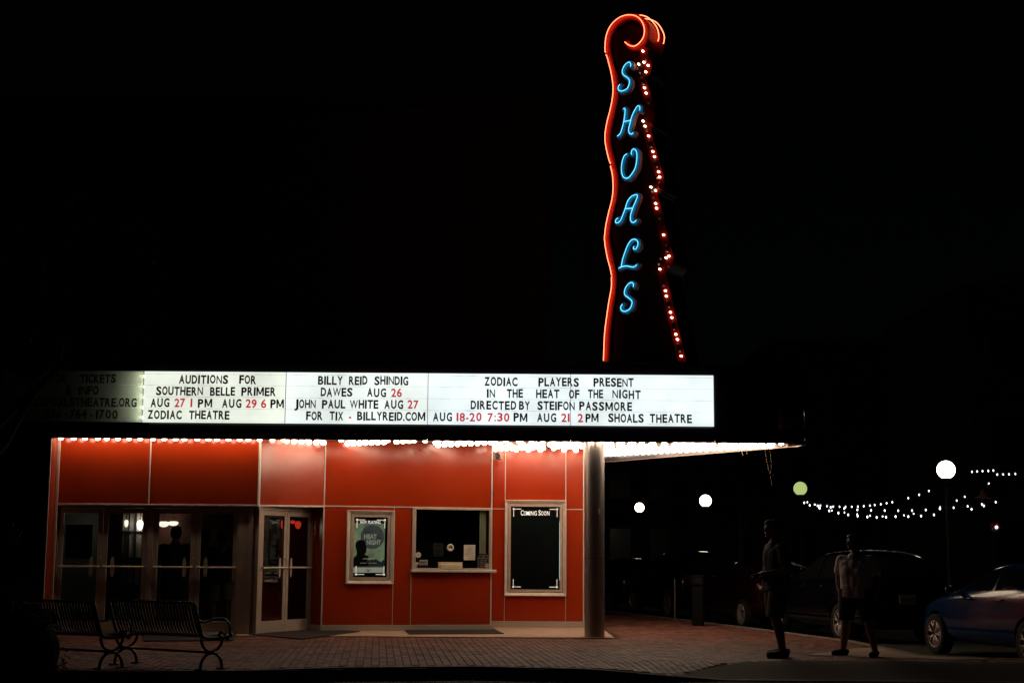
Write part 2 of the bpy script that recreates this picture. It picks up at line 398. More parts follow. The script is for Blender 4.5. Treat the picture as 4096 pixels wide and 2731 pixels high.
def panel(seg, u0, u1, z0, z1, z1b=None, z0b=None, mt=None, g=.006, d=0, th=.03):
    q = MB(seg.M); z1b = z1 if z1b is None else z1b; z0b = z0 if z0b is None else z0b
    u0 += g; u1 -= g; z0 += g; z0b += g; z1 -= g; z1b -= g; b = .006
    vs = [(u0,d+th,z0),(u1,d+th,z0b),(u1,d+th,z1b),(u0,d+th,z1),(u0,d+b,z0),(u1,d+b,z0b),(u1,d+b,z1b),(u0,d+b,z1),
          (u0+b,d,z0+b),(u1-b,d,z0b+b),(u1-b,d,z1b-b),(u0+b,d,z1-b)]
    q.add(vs, [(0,3,2,1)] + [(a, (a+1)%4, (a+1)%4+4, a+4) for a in range(4)] + [(a+4, (a+1)%4+4, (a+1)%4+8, a+8) for a in range(4)] + [(8,9,10,11)])
    return q.build('panel', mt or M_red, theatre)
def strip(seg, u0, u1, z0, z1, d=-.012, th=.03, name='trim', mt=None, z0b=None, z1b=None, parent=None):
    q = MB(seg.M)
    if z0b is None: q.bbox(u0, u1, d, d+th, z0, z1, .003)
    else:
        q.add([(u0,d+th,z0),(u1,d+th,z0b),(u1,d+th,z1b),(u0,d+th,z1),(u0,d,z0),(u1,d,z0b),(u1,d,z1b),(u0,d,z1)], [(0,1,2,3),(4,5,6,7),(0,1,5,4),(1,2,6,5),(2,3,7,6),(3,0,4,7)])
    return q.build(name, mt or M_trim, parent or theatre)
tw = .022
# A : two panels above the left door bank
zA = 2.172; topA = sz(25.75); uA = A.uz(600, 1880)[0]
panel(A, .0, uA, zA, topA); panel(A, uA, A.L, zA, topA)
strip(A, uA-tw/2, uA+tw/2, zA, topA, d=-.014); strip(A, 0, .025, zA, topA, d=-.014); strip(A, 0, A.L, zA-.02, zA+.008, d=-.016)
# B : slanted panel
tB0, tB1 = sz(25.75), sz(27.1); zB = 2.209
panel(B, 0, B.L, zA, tB0, z1b=tB1, z0b=zB)
strip(B, -.005, .035, zA-.03, tB0, d=-.02)
strip(B, 0, B.L, zA-.02, zA+.008, d=-.016, z0b=zB-.02, z1b=zB+.008)
# C : ticket wall
zC = 2.21; tC0, tC1 = sz(27.1), sz(27.85); base = .105
cu = lambda px, py=2200, d=0: Cw.uz(px, py, d)[0]
case1 = [*Cw.uz(1381, 2333.5), *Cw.uz(1578, 2042)]      # u0 z0 u1 z1
u1578 = Cw.uz(1574, 2200)[0]; u1645 = Cw.uz(1646, 2200)[0]; uCe = Cw.L
zSill = Cw.uz(1800, 2288)[1]
panel(Cw, 0, Cw.L, zC, tC0, z1b=tC1)
def panel_hole(seg, u0, u1, z0, z1, h, g=.006, th=.03):
    q = MB(seg.M); u0 += g; u1 -= g; z0 += g; z1 -= g; a, b, c, d = h
    O = [(u0,z0),(u1,z0),(u1,z1),(u0,z1)]; I = [(a,b),(c,b),(c,d),(a,d)]
    q.add([(u,0,z) for u, z in O+I], [(i,(i+1)%4,(i+1)%4+4,i+4) for i in range(4)])
    q.add([(u,0,z) for u, z in O]+[(u,th,z) for u, z in O], [(i,(i+1)%4,(i+1)%4+4,i+4) for i in range(4)])
    q.add([(u,0,z) for u, z in I]+[(u,th,z) for u, z in I], [(i,(i+1)%4,(i+1)%4+4,i+4) for i in range(4)])
    return q.build('panel', M_red, theatre)
panel_hole(Cw, 0, u1578, base, zC, (case1[0]+.03, case1[1]+.03, min(case1[2]-.03, u1578-.02), case1[3]-.03)); panel(Cw, u1578, u1645, base, zC)
panel(Cw, u1645, uCe, base, zSill-.01)
strip(Cw, 0, Cw.L, zC-.010, zC+.010, d=-.013)
strip(Cw, -.006, .018, base, tC0, d=-.018)
strip(Cw, Cw.L-.02, Cw.L+.004, base, tC1, d=-.018)
strip(Cw, u1578-.007, u1578+.007, base, zC-.01, d=-.010, mt=M_alu)
strip(Cw, u1645-.007, u1645+.007, base, zSill-.02, d=-.010, mt=M_alu)
strip(Cw, -.0, Cw.L+.02, 0.006, base, d=-.03, th=.06, name='baseboard', mt=M_alu)
# end of C facing right, and backing behind it
E = Seg((-.345+.001, 27.86), (-.345, 29.1))
q = MB(); q.box(-.40, -.345, 27.88, 29.09, .1, sz(28)); q.build('side_panel', M_red, theatre)
# D : recessed right section
dv = lambda px: D.uz(px, 2200)[0]
zD = 2.245; tD = sz(29.1); baseD = .118
ud1, ud2 = D.uz(2019, 2200)[0], D.uz(2262.5, 2200)[0]
case2 = [*D.uz(2017, 2381), *D.uz(2265.5, 2000.5)]
panel(D, 0, ud1, zD, tD); panel(D, 0, ud1, baseD, zD)
panel(D, ud1, ud2, case2[3]-.02, tD); panel(D, ud1, ud2, baseD, case2[1]+.02)
panel(D, ud2, D.L, zD, tD); panel(D, ud2, D.L, baseD, zD)
strip(D, 0, ud1, zD-.008, zD+.008, d=-.012); strip(D, ud2, D.L, zD-.008, zD+.008, d=-.012)
for u_, z1_ in ((ud1, tD), (ud2, tD)):
    strip(D, u_-.008, u_+.008, case2[3], z1_, d=-.013); strip(D, u_-.007, u_+.007, baseD, case2[1], d=-.011, mt=M_alu)
strip(D, D.L-.015, D.L+.008, baseD, tD, d=-.015)
strip(D, 0, D.L+.05, .006, baseD, d=-.03, th=.06, name='baseboard', mt=M_alu)
# side wall of the building running back, main block, left dark wing
q = MB(); xr = D.P.x + D.L
q.add([(xr+.0,29.11,0),(xr-3.5,43,0),(xr-3.5,43,3.6),(xr,29.11,3.6)], [(0,1,2,3)])
q.box(-9.0, xr-.02, 29.15, 29.35, 0, 3.6); q.build('back_wall', M_wallbrick, theatre)
ztop = at(1800, 425, 31).z; xrt = at(2193, 900, 31).x
q = MB(); q.box(-24, xrt, 31, 48, 3.5, ztop); q.box(-24.05, xrt+.06, 30.9, 48, ztop, ztop+.18); q.build('upper_wall', M_wallbrick, theatre)
zl = 2.172
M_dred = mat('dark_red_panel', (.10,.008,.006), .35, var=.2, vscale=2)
for a_, b_ in ((5.3, 7.95-.02), (2.6, 5.3)):
    pass
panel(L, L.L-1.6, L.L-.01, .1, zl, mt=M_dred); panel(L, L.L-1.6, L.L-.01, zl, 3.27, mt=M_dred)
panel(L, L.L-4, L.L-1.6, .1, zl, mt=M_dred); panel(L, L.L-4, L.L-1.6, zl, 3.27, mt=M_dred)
q = MB(L.M); q.box(L.L-8, L.L-.01, .035, .3, 0, 3.27); q.build('wing_wall', M_wallbrick, theatre)
strip(L, L.L-.012, L.L+.008, 0, 3.27, d=-.008, th=.03)
q = MB(); q.box(XA0-.01, XA0+.012, 25.46, 25.75, 0, 3.33); q.build('side_panel', M_red, theatre)
strip(Seg((XA0+.02, 25.735), (XA0+.06, 25.735)), 0, .045, 0, sz(25.75), d=-.01)

# ------------------------------------------------------------------ doors
def door_bank(seg, u0, u1, zt, n, zb=.012, d=0, top_th=.05):
    """n leaves between u0 and u1, pairs share a centre meeting line"""
    wl = (u1-u0)/n
    for k in range(n):
        a, b = u0+k*wl, u0+(k+1)*wl
        st = .085; g = .004
        q = MB(seg.M); d0, d1 = d-.022, d+.022
        q.bbox(a+g, a+st, d0, d1, zb, zt-g, .003); q.bbox(b-st, b-g, d0, d1, zb, zt-g, .003)
        q.bbox(a+st, b-st, d0+.001, d1, zt-.09, zt-g, .003); q.bbox(a+st, b-st, d0+.001, d1, zb, zb+.2, .003)
        dr = q.build('door', M_alu, theatre)
        q = MB(seg.M); q.box(a+st-.005, b-st+.005, d-.004, d+.004, zb+.195, zt-.085); q.build('glass', M_glass, dr)
        q = MB(seg.M); zbar = 1.115
        q.tube([(a+.03, d0-.045, zbar), (b-.03, d0-.045, zbar)], .017, 10); q.box(a+.03, a+.06, d0-.045, d0, zbar-.015, zbar+.015); q.box(b-.06, b-.03, d0-.045, d0, zbar-.015, zbar+.015)
        q.build('push_bar', M_trim, dr, smooth=False)
        side = b-st-.13 if k % 2 == 0 else a+st+.06
        q = MB(seg.M); ov = [(side+.035+.035*math.cos(t)*1, zbar+ .17*math.copysign(abs(math.sin(t))**.6, math.sin(t))) for t in [2*PI*i/20 for i in range(20)]]
        q.add([(x, d-.012, z) for x, z in ov]+[(x, d-.006, z) for x, z in ov], [tuple(range(20)), tuple(range(20,40))]+[(i,(i+1)%20,(i+1)%20+20,i+20) for i in range(20)])
        q.build('pull_plate', M_alu, dr)
        if k % 2 == 0:
            q = MB(seg.M); q.lathe([(.0,-.03),(.016,-.03),(.018,0)], (b-.03, d0, 1.27), 12, 'Y'); q.build('lock', M_trim, dr)
AD = Seg((XA0, 25.86), (XA1+.02, 25.86))
ua0 = AD.uz(228, 2263)[0]; ua1 = AD.uz(950, 2263)[0]; um = AD.uz(598, 2263)[0]
zt = 2.11
door_bank(AD, ua0, um-.05, zt, 2); door_bank(AD, um+.05, ua1, zt, 2)
strip(AD, um-.05, um+.05, .01, zt, d=-.04, th=.08, name='mullion', mt=M_alu)
strip(AD, .02, ua0, .01, zt, d=-.03, th=.06, name='jamb', mt=M_alu)
strip(AD, ua1, ua1+.10, .01, zt, d=-.03, th=.06, name='jamb', mt=M_alu)
strip(AD, .02, AD.L-.14, zt, zA-.021, d=-.03, th=.06, name='head_frame', mt=M_alu)
# corner post with a flat dark side and a bright front
q = MB(); xp = XA1
q.box(xp-.34, xp-.15, 25.80, 25.95, .006, 2.15); q.prism([(xp-.148,25.79),(xp-.09,25.79),(xp-.09,25.96),(xp-.148,25.96)], .006, 2.15)
q.build('corner_post', M_alu, theatre)
DD = Seg((at(1030, 2263, 25.85).x, 25.85), (-3.60, 27.42))
door_bank(DD, .045, DD.L-.05, 2.10, 2)
strip(DD, -.05, .045, .01, 2.10, d=-.04, th=.08, name='jamb', mt=M_alu); strip(DD, DD.L-.05, DD.L+.02, .01, 2.10, d=-.03, th=.07, name='jamb', mt=M_alu)
strip(DD, -.05, DD.L+.02, 2.10, 2.20, d=-.03, th=.07, name='head_frame', mt=M_alu)
R_ = Seg((-3.585, 27.40), (-3.37, 27.12))
q = MB(R_.M); q.box(.0, R_.L, 0, .03, base, 2.20); q.build('side_panel', M_red, theatre)
q = MB(R_.M); q.box(.0, R_.L+.03, -.03, .03, .006, base); q.build('baseboard', M_alu, theatre)
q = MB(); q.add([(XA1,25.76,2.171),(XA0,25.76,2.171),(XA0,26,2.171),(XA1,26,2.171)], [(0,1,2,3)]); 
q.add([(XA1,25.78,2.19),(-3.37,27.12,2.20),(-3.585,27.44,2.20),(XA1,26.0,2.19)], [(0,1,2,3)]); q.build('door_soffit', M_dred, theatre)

# ------------------------------------------------------------------ lobby behind the doors
q = MB()
q.box(-9.0, -.9, 30.0, 30.1, 0, 2.9); q.box(XA0-.1, XA0-.02, 25.9, 30, 0, 2.9); q.box(-2.6, -2.5, 27.9, 30, 0, 2.9)
q.build('lobby_wall', M_int, theatre)
LOB = [(XA0-.1,25.9),(-4.36,25.9),(-3.62,27.46),(-2.5,27.9),(-2.5,30),(XA0-.1,30)]
q = MB(); q.prism(LOB, 2.62, 2.7); q.build('lobby_ceiling', mat('lobby_ceiling', (.10,.10,.10), .9), theatre)
q = MB(); q.prism(LOB, -.02, .009); q.build('lobby_floor', M_intfl, kind='structure')
# glazed inner partition with dark muntins, lit by the lobby lamps
inner = thing('lobby_screen', 'tall pale panelled screen with dark glazing bars inside the lobby behind the second door', 'screen', (-6.9, 28.9, 0))
M_pale = mat('screen_plaster', (.8,.66,.58), .7, var=.3, vscale=2)
x0i, x1i = at(490, 2100, 28.9).x, at(573, 2100, 28.9).x
q = MB(); q.box(x0i, x1i, 28.9, 28.94, .2, 2.5); q.build('pane', M_pale, inner)
q = MB()
for t in (.0, .33, .66, 1.0): q.box(x0i+(x1i-x0i)*t-.012, x0i+(x1i-x0i)*t+.012, 28.86, 28.9, .2, 2.5)
for z in (.2, .75, 1.25, 1.75, 2.5): q.box(x0i, x1i, 28.865, 28.9, z-.012, z+.012)
q.build('glazing_bar', M_black, inner)
M_lob = emis('lobby_lamp_glow', (1,.84,.66), 1.9); M_lobs = emis('lobby_lamp_bright', (1,.84,.66), 14); M_redrefl = emis('red_reflection_glow', (1,.05,.02), .7)
def pendant(px, py, Y, rx, rz, m, label, group=None, grp='x'):
    p = at(px, py, Y); t = thing('pendant_lamp', label, 'lamp', p, group)
    q = MB(Matrix.Translation(p))
    q.lathe([(0,-rz), (rx*.55,-rz*.8), (rx*.95,-rz*.2), (rx,rz*.6), (rx*.5,rz), (0,rz)], seg=14); q.build('lamp_shade', m, t, smooth=True)
    q = MB(); q.tube([p+Vector((0,0,rz)), Vector((p.x,p.y,2.62))], .006, 6); q.build('rod', M_black, t)
pendant(560, 2100, 28.78, .055, .085, M_lobs, 'small round lit lamp glimpsed through the second glass door from the left')
pendant(505, 2093, 28.80, .04, .07, M_lob, 'dimmer narrow lit lamp at the left edge of the pale lobby screen')
pendant(655, 2096, 28.9, .105, .055, M_lob, 'wide bowl lamp lit at left behind the third glass door')
pendant(693, 2093, 28.95, .10, .045, M_lob, 'wide bowl lamp lit at right behind the third glass door')
pendant(1131, 2097, 28.6, .035, .085, M_redrefl, 'narrow red glow added behind the left angled door for a reflection in its glass')  # the three red ones are added, imitating red reflections in the glass
pendant(1170, 2087, 28.6, .05, .035, M_redrefl, 'flat red glow, highest of three added behind the angled double door as reflections')
pendant(1192, 2099, 28.5, .06, .075, M_redrefl, 'round red glow added behind the right angled door for a reflection in its glass')
# poster in the first leaf
ps = thing('poster_sheet', 'dim dark poster behind the leftmost glass door', 'poster', at(315, 2200, 26.0))
pA = Seg((XA0, 25.95), (XA1, 25.95)); a0, z0 = pA.uz(258, 2232); a1, z1 = pA.uz(372, 2098)
q = MB(pA.M); q.box(a0, a1, 0, .004, z0, z1); q.build('sheet', M_pdark, ps)
q = MB(pA.M); q.box(a0+.1, a1-.1, -.003, 0, z0+.12, z1-.14); q.build('picture', mat('poster_picture', (.20,.08,.05), .6, col2=(.02,.02,.02), vscale=14), ps)

# ------------------------------------------------------------------ text
_glyph = {}
def text_mesh(s, offset=0.0, extrude=.0, align='LEFT', space=1.0):
    key = (s, offset, extrude, align, space)
    if key in _glyph: return _glyph[key]
    cu_ = bpy.data.curves.new('t', 'FONT'); cu_.body = s; cu_.size = 1; cu_.offset = offset; cu_.extrude = extrude; cu_.align_x = align
    cu_.resolution_u = 3; cu_.space_character = space
    o = bpy.data.objects.new('t', cu_); C.objects.link(o)
    bpy.context.view_layer.update()
    me = bpy.data.meshes.new_from_object(o.evaluated_get(bpy.context.evaluated_depsgraph_get()))
    bpy.data.objects.remove(o); bpy.data.curves.remove(cu_)
    vs = [tuple(v.co) for v in me.vertices]; fs = [tuple(p.vertices) for p in me.polygons]
    bpy.data.meshes.remove(me); _glyph[key] = (vs, fs); return vs, fs
def put_text(name, s, seg, u0, u1, z0, z1, d, mt, parent, offset=.01, th=.002):
    """text fitted into a box on a wall frame, standing th proud of depth d"""
    vs, fs = text_mesh(s, offset, .5)
    xs = [v[0] for v in vs]; ys = [v[1] for v in vs]; ax, bx, ay, by = min(xs), max(xs), min(ys), max(ys)
    q = MB(seg.M); q.add([(u0+(v[0]-ax)/(bx-ax)*(u1-u0), d-th*(v[2]+.5), z0+(v[1]-ay)/(by-ay)*(z1-z0)) for v in vs], fs)
    return q.build(name, mt, parent)

# ------------------------------------------------------------------ display cases
M_orn = mat('ornament_print', (.8,.78,.72), .5); M_orn.node_tree.nodes['Principled BSDF'].inputs['Emission Color'].default_value = (.8,.77,.68,1); M_orn.node_tree.nodes['Principled BSDF'].inputs['Emission Strength'].default_value = .5
def display_case(seg, box, gl, label, poster_label):
    u0, z0, u1, z1 = box; t = thing('display_case', label, 'display case', seg.M @ Vector(((u0+u1)/2, 0, z0)))
    g0, h0, g1, h1 = gl
    o_, i_ = -.055, -.03      # outer rim proud, chamfer goes in
    f0, e0, f1, e1 = g0-.055, h0-.05, g1+.05, h1+.05
    def ring(q, a, b, da, db):
        (a0,b0,a1,b1), (c0,d0,c1,d1) = a, b
        P = [(a0,da,b0),(a1,da,b0),(a1,da,b1),(a0,da,b1)]; Q = [(c0,db,d0),(c1,db,d0),(c1,db,d1),(c0,db,d1)]
        q.add(P+Q, [(i,(i+1)%4,(i+1)%4+4,i+4) for i in range(4)])
    q = MB(seg.M); ring(q, (u0,z0,u1,z1), (u0,z0,u1,z1), .0, -.06); ring(q, (u0,z0,u1,z1), (u0+.012,z0+.012,u1-.012,z1-.012), -.06, -.062)
    ring(q, (u0+.012,z0+.012,u1-.012,z1-.012), (f0-.006,e0-.006,f1+.006,e1+.006), -.062, -.012); q.build('frame', M_trim, t)
    q = MB(seg.M); ring(q, (f0-.006,e0-.006,f1+.006,e1+.006), (f0,e0,f1,e1), -.012, .0); q.build('gap', M_black, t)
    q = MB(seg.M); ring(q, (f0,e0,f1,e1), (f0,e0,f1,e1), .0, -.022); ring(q, (f0,e0,f1,e1), (g0,h0,g1,h1), -.022, -.022); ring(q, (g0,h0,g1,h1), (g0,h0,g1,h1), -.022, .03); q.build('door_frame', M_alu, t)
    q = MB(seg.M); q.box(g0-.004, g1+.004, -.008, -.004, h0-.004, h1+.004); q.build('glass', M_glass, t)
    for zz in (.25, .62) : 
        q = MB(seg.M); q.lathe([(.0,-.012),(.009,-.012),(.011,0)], (f0+.025, -.02, h0+(h1-h0)*(zz if zz > .3 else .12)), 10, 'Y'); q.build('lock', M_steel, t)
    # corner ornaments printed on the glass
    s = .165
    for cx, cz, sx, s_z in ((g0+.035,h1-.03,1,-1),(g1-.035,h1-.03,-1,-1),(g0+.035,h0+.03,1,1),(g1-.035,h0+.03,-1,1)):
        q = MB(seg.M)
        def bx(a, b, c, e): q.box(min(cx+sx*a,cx+sx*b), max(cx+sx*a,cx+sx*b), -.012, -.009, min(cz+s_z*c,cz+s_z*e), max(cz+s_z*c,cz+s_z*e))
        bx(0,.035,0,.035); bx(.042,s,.012,.024); bx(.012,.024,.042,s); bx(.038,.048,.030,.038)
        q.build('corner_ornament', M_orn, t)
    return t
g1_ = [*Cw.uz(1411.5, 2306.5), *Cw.uz(1551, 2068.5)]
case_a = display_case(Cw, case1, g1_, 'smaller aluminium poster case reading now playing beside the ticket window', '')
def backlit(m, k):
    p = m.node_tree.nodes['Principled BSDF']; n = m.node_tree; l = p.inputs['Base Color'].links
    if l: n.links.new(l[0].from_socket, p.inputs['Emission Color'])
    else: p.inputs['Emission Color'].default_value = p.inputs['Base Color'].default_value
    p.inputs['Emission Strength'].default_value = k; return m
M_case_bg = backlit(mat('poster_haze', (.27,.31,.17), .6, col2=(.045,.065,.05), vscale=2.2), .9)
G0, H0, G1, H1 = g1_
def gx(px, py): return Cw.uz(px, py)
q = MB(Cw.M); q.box(G0-.003, G1+.003, .02, .026, H0-.003, H1+.003); q.build('backing', M_pdark, case_a)
pw = G1-.045
zp0, zp1 = H0+.085, H1-.11
q = MB(Cw.M); q.box(G0+.004, pw, .012, .018, zp0, zp1); q.build('poster', M_case_bg, case_a)
# lower dark part of the poster, disc, head and shoulders, light beam
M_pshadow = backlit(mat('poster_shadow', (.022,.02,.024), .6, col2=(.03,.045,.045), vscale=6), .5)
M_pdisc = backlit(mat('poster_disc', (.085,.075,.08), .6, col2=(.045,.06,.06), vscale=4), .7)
def poly(name, pts, d, m, th=.0015):
    n = len(pts); q = MB(Cw.M)
    q.add([(*[gx(*p)[0]], d, gx(*p)[1]) for p in pts]+[(gx(*p)[0], d+th, gx(*p)[1]) for p in pts], [tuple(range(n)), tuple(range(n,2*n))]+[(i,(i+1)%n,(i+1)%n+n,i+n) for i in range(n)])
    return q.build(name, m, case_a)
Z = lambda x, y: (1370+x/4.752, 2020+y/4.752)
poly('poster_shade', [Z(190,1165),Z(185,1060),Z(260,1010),Z(500,1040),Z(640,1020),Z(700,1060),Z(745,1075),Z(770,1035),Z(805,1050),Z(800,1165)], .0095, M_pshadow)
poly('disc', [Z(570+223*math.cos(t), 600+230*math.sin(t)) for t in [2*PI*i/28 for i in range(28)]], .010, M_pdisc)
poly('portrait', [Z(188,1160),Z(190,1015),Z(265,950),Z(275,890),Z(262,830),Z(245,770),Z(255,705),Z(300,662),Z(350,652),Z(410,670),Z(440,710),Z(445,760),Z(462,810),Z(458,850),Z(450,900),Z(425,915),Z(430,940),Z(505,970),Z(460,1060),Z(500,1160)], .0075, mat('portrait_ink', (.02,.015,.02), .6))
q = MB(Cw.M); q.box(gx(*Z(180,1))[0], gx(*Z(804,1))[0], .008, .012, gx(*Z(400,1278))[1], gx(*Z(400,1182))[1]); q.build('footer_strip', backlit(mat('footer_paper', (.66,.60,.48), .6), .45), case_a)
q = MB(Cw.M)
for a_, b_, c_, e_ in ((440,540,1218,1226),(455,525,1236,1244),(475,510,1244,1254)): q.box(gx(*Z(a_,1200))[0], gx(*Z(b_,1200))[0], .006, .008, gx(*Z(400,e_))[1], gx(*Z(400,c_))[1])
q.build('footer_mark', M_ink, case_a)
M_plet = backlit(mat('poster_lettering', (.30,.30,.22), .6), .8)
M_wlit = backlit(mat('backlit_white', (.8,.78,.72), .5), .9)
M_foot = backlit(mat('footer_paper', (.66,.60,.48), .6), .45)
def ct(s, x0, x1, y0, y1, m, d=.0065, off=.02): put_text('lettering', s, Cw, gx(*Z(x0,y0))[0], gx(*Z(x1,y0))[0], gx(*Z(x0,y1))[1], gx(*Z(x0,y0))[1], d, m, case_a, off, .001)
ct('NOW', 338, 460, 290, 345, M_wlit, -.009, 0); ct('PLAYING', 488, 720, 290, 347, M_wlit, -.009, 0)
ct("JOHN BALL'S", 420, 530, 445, 462, M_ink, .0095); ct('IN THE', 416, 534, 492, 528, M_ink, .0095)
ct('HEAT', 412, 650, 545, 638, M_plet, .0095, .04); ct('OF', 665, 708, 550, 582, M_ink, .0095); ct('THE', 665, 725, 600, 636, M_ink, .0095)
ct('NIGHT', 463, 728, 655, 750, M_plet, .0095, .04)
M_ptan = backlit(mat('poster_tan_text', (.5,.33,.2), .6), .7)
ct('AUGUST 18-21, 2016', 385, 608, 1002, 1028, M_ptan); ct('MATT PELFREY', 340, 456, 1089, 1104, M_ptan); ct('STEIFON PASSMORE', 500, 648, 1089, 1104, M_ptan)

g2_ = [*D.uz(2041.5, 2355.5), *D.uz(2239.5, 2026)]
case_b = display_case(D, case2, g2_, 'tall aluminium poster case reading coming soon, empty and black inside', '')
G0, H0, G1, H1 = g2_
q = MB(D.M); q.box(G0+.012, G1-.018, .030, .034, H0+.012, H1-.012); q.build('backing', M_pdark, case_b)
q = MB(D.M); q.box(G0-.03, G1+.03, .10, .105, H0-.03, H1+.03); q.build('light_box', M_white, case_b)
M_tube = emis('case_tube_glow', (.62,.95,.95), 2.2)
q = MB(D.M); q.box(G1-.004, G1+.006, .045, .06, H0+.18, H1-.28); q.build('tube', M_tube, case_b)
q = MB(D.M); q.box(G0+.1, G1-.1, .06, .07, H0-.012, H0-.004); q.build('tube', emis('case_tube_warm', (1,.8,.6), 1.2), case_b)
Z3 = lambda x, y: D.uz(2000+x/3.733, 1980+y/3.733)
def ct2(s, x0, x1, y0, y1, off): put_text('lettering', s, D, Z3(x0,y0)[0], Z3(x1,y0)[0], Z3(x0,y1)[1], Z3(x0,y0)[1], -.009, M_wlit, case_b, off, .001)
for c_, a_, b_, t_ in (('C',310,352,222),('O',357,390,236),('M',396,438,236),('I',446,454,236),('N',464,500,236),('G',508,550,236),('S',575,608,222),('O',614,650,236),('O',657,694,236),('N',702,738,236)): ct2(c_, a_, b_, t_, 300, .008)

# ------------------------------------------------------------------ ticket window
tw0, tzb = Cw.uz(1646, 2279); tw1, tzt = Cw.uz(1962, 2036); tw1 = Cw.L-.03
tk = link('ticket_window', None, theatre, M=Cw.M @ Matrix.Translation((tw0, 0, tzb)))
gl0, gzb = Cw.uz(1661, 2273); gl1, gzt = Cw.uz(1957, 2041)
q = MB(Cw.M); q.bbox(tw0, gl0, -.03, .03, zSill, tzt, .004); q.bbox(gl1, tw1, -.03, .03, zSill, tzt, .004); q.bbox(tw0, tw1+.01, -.035, .03, gzt, tzt+.012, .004)
q.bbox(tw0+.01, tw1, -.05, .03, gzb-.012, gzb+.012, .004); q.build('frame', M_alu, tk)
q = MB(Cw.M); s0, s1 = Cw.uz(1644, 2285)[0], Cw.uz(1981, 2285)[0]; q.bbox(s0-.01, s1, -.10, .02, zSill, gzb-.014, .008); q.build('sill', M_trim, tk)
q = MB(Cw.M); q.box(gl0, gl1, -.004, .002, gzb, gzt); q.build('glass', M_glass, tk)
q = MB(Cw.M); vu0 = Cw.uz(1800,2200)[0]
q.box(gl0-.1, gl1+.1, 1.2, 1.25, .8, 2.5); q.box(gl0-.15, gl0-.1, .05, 1.2, .8, 2.5); q.box(gl0-.1, gl1+.05, .04, 1.2, gzb-.25, gzb-.2); q.box(gl0-.1, gl1+.1, .04, 1.2, 2.45, 2.5)
q.build('booth_interior', mat('booth_wall', (.035,.03,.035), .8), tk)
cu0, cu1 = Cw.uz(1922, 2100)[0], Cw.uz(1948, 2100)[0]
cur = MB(Cw.M)  # pale pleated strip stands in for the window frame's bright reflection
N = 24
pts = [(cu0+(cu1-cu0)*k/N, .08+.012*math.sin(k*1.3)) for k in range(N+1)]
cur.add([(a, b, gzb) for a, b in pts]+[(a, b, gzt) for a, b in pts], [(k, k+1, k+N+2, k+N+1) for k in range(N)])
link('reflection_strip', cur.mesh('reflection_strip', mat('cream_reflection', (.85,.78,.6), .8), True), None, label='narrow cream strip inside the right edge of the ticket window, painted as a frame reflection', cat='reflection_strip')
ZT = lambda x, y: Cw.uz(1640+x/6.533, 2140+y/6.533)
def tbox(name, x0, x1, y0, y1, d0, d1, m, parent=None, **kw):
    q = MB(Cw.M); a, zb_ = ZT(x0, y1); b, zt_ = ZT(x1, y0); q.box(a, b, d0, d1, zb_, zt_); return q.build(name, m, parent, **kw)
def tdisc(name, x, y, r, d, m, parent=None, th=.004, **kw):
    q = MB(Cw.M); u, z = ZT(x, y); rr = r/6.533*27.5/6000; q.lathe([(0,-th),(rr*.94,-th),(rr,0)], (u, d, z), 24, 'Y'); return q.build(name, m, parent, **kw)
def ttext(s, x0, x1, y0, y1, m, parent, d=-.012, off=.0): put_text('lettering', s, Cw, ZT(x0,y0)[0], ZT(x1,y0)[0], ZT(x0,y1)[1], ZT(x0,y0)[1], d, m, parent, off, .0008)
# speaking grille
gr = thing('speaking_grille', 'round metal speaking grille set in the ticket window glass', 'grille', Cw.M @ Vector((*ZT(1055,320)[:1], 0, ZT(1055,320)[1])))
u_, z_ = ZT(1055, 320); R0 = 96/6.533*27.5/6000
q = MB(Cw.M); q.lathe([(R0*.62,-.012),(R0*.66,-.02),(R0*.8,-.02),(R0*.84,-.012),(R0*.92,-.016),(R0,-.004)], (u_, 0, z_), 28, 'Y'); q.build('rim', M_trim, gr, smooth=True)
tdisc('plate', 1055, 322, 60, -.006, M_alu, gr)
for k in range(-2, 3): 
    q = MB(Cw.M); q.box(u_+k*.014-.0035, u_+k*.014+.0035, -.0125, -.0102, z_-.032+abs(k)*.006, z_+.032-abs(k)*.006); q.build('slot', M_black, gr)
# stickers
t = thing('sticker', 'round white sticker at the left edge of the ticket window', 'sticker', Cw.M @ Vector((ZT(215,510)[0], 0, ZT(215,510)[1])))
tdisc('disc', 215, 512, 72, -.006, mat('sticker_white', (.75,.66,.6), .5), t, .002)
tbox('print', 168, 272, 498, 520, -.0095, -.0085, mat('sticker_print', (.6,.3,.22), .6), t)
t = thing('window_sign', 'small white sign reading aact in the lower left of the ticket window', 'sign', Cw.M @ Vector((ZT(350,780)[0], 0, ZT(350,780)[1])))
tbox('board', 246, 458, 640, 786, -.008, -.005, mat('sign_grey', (.42,.39,.36), .6), t)
ttext('aact', 262, 440, 662, 724, mat('sign_blue', (.01,.02,.08), .5), t, -.008, .04); tbox('print_band', 262, 440, 738, 750, -.0095, -.008, M_ink, t); tbox('print_band', 262, 440, 764, 780, -.0095, -.008, M_ink, t)
t = thing('sticker', 'small pale label in the bottom left corner of the ticket window', 'sticker', Cw.M @ Vector((ZT(145,850)[0], 0, ZT(145,850)[1])))
tbox('sheet', 110, 220, 704, 758, -.0085, -.005, M_paper, t); tbox('sheet', 100, 188, 764, 850, -.0085, -.005, mat('label_grey', (.4,.4,.4), .6), t); tbox('print', 148, 182, 822, 842, -.0095, -.0086, mat('label_teal', (.05,.2,.25), .6), t)
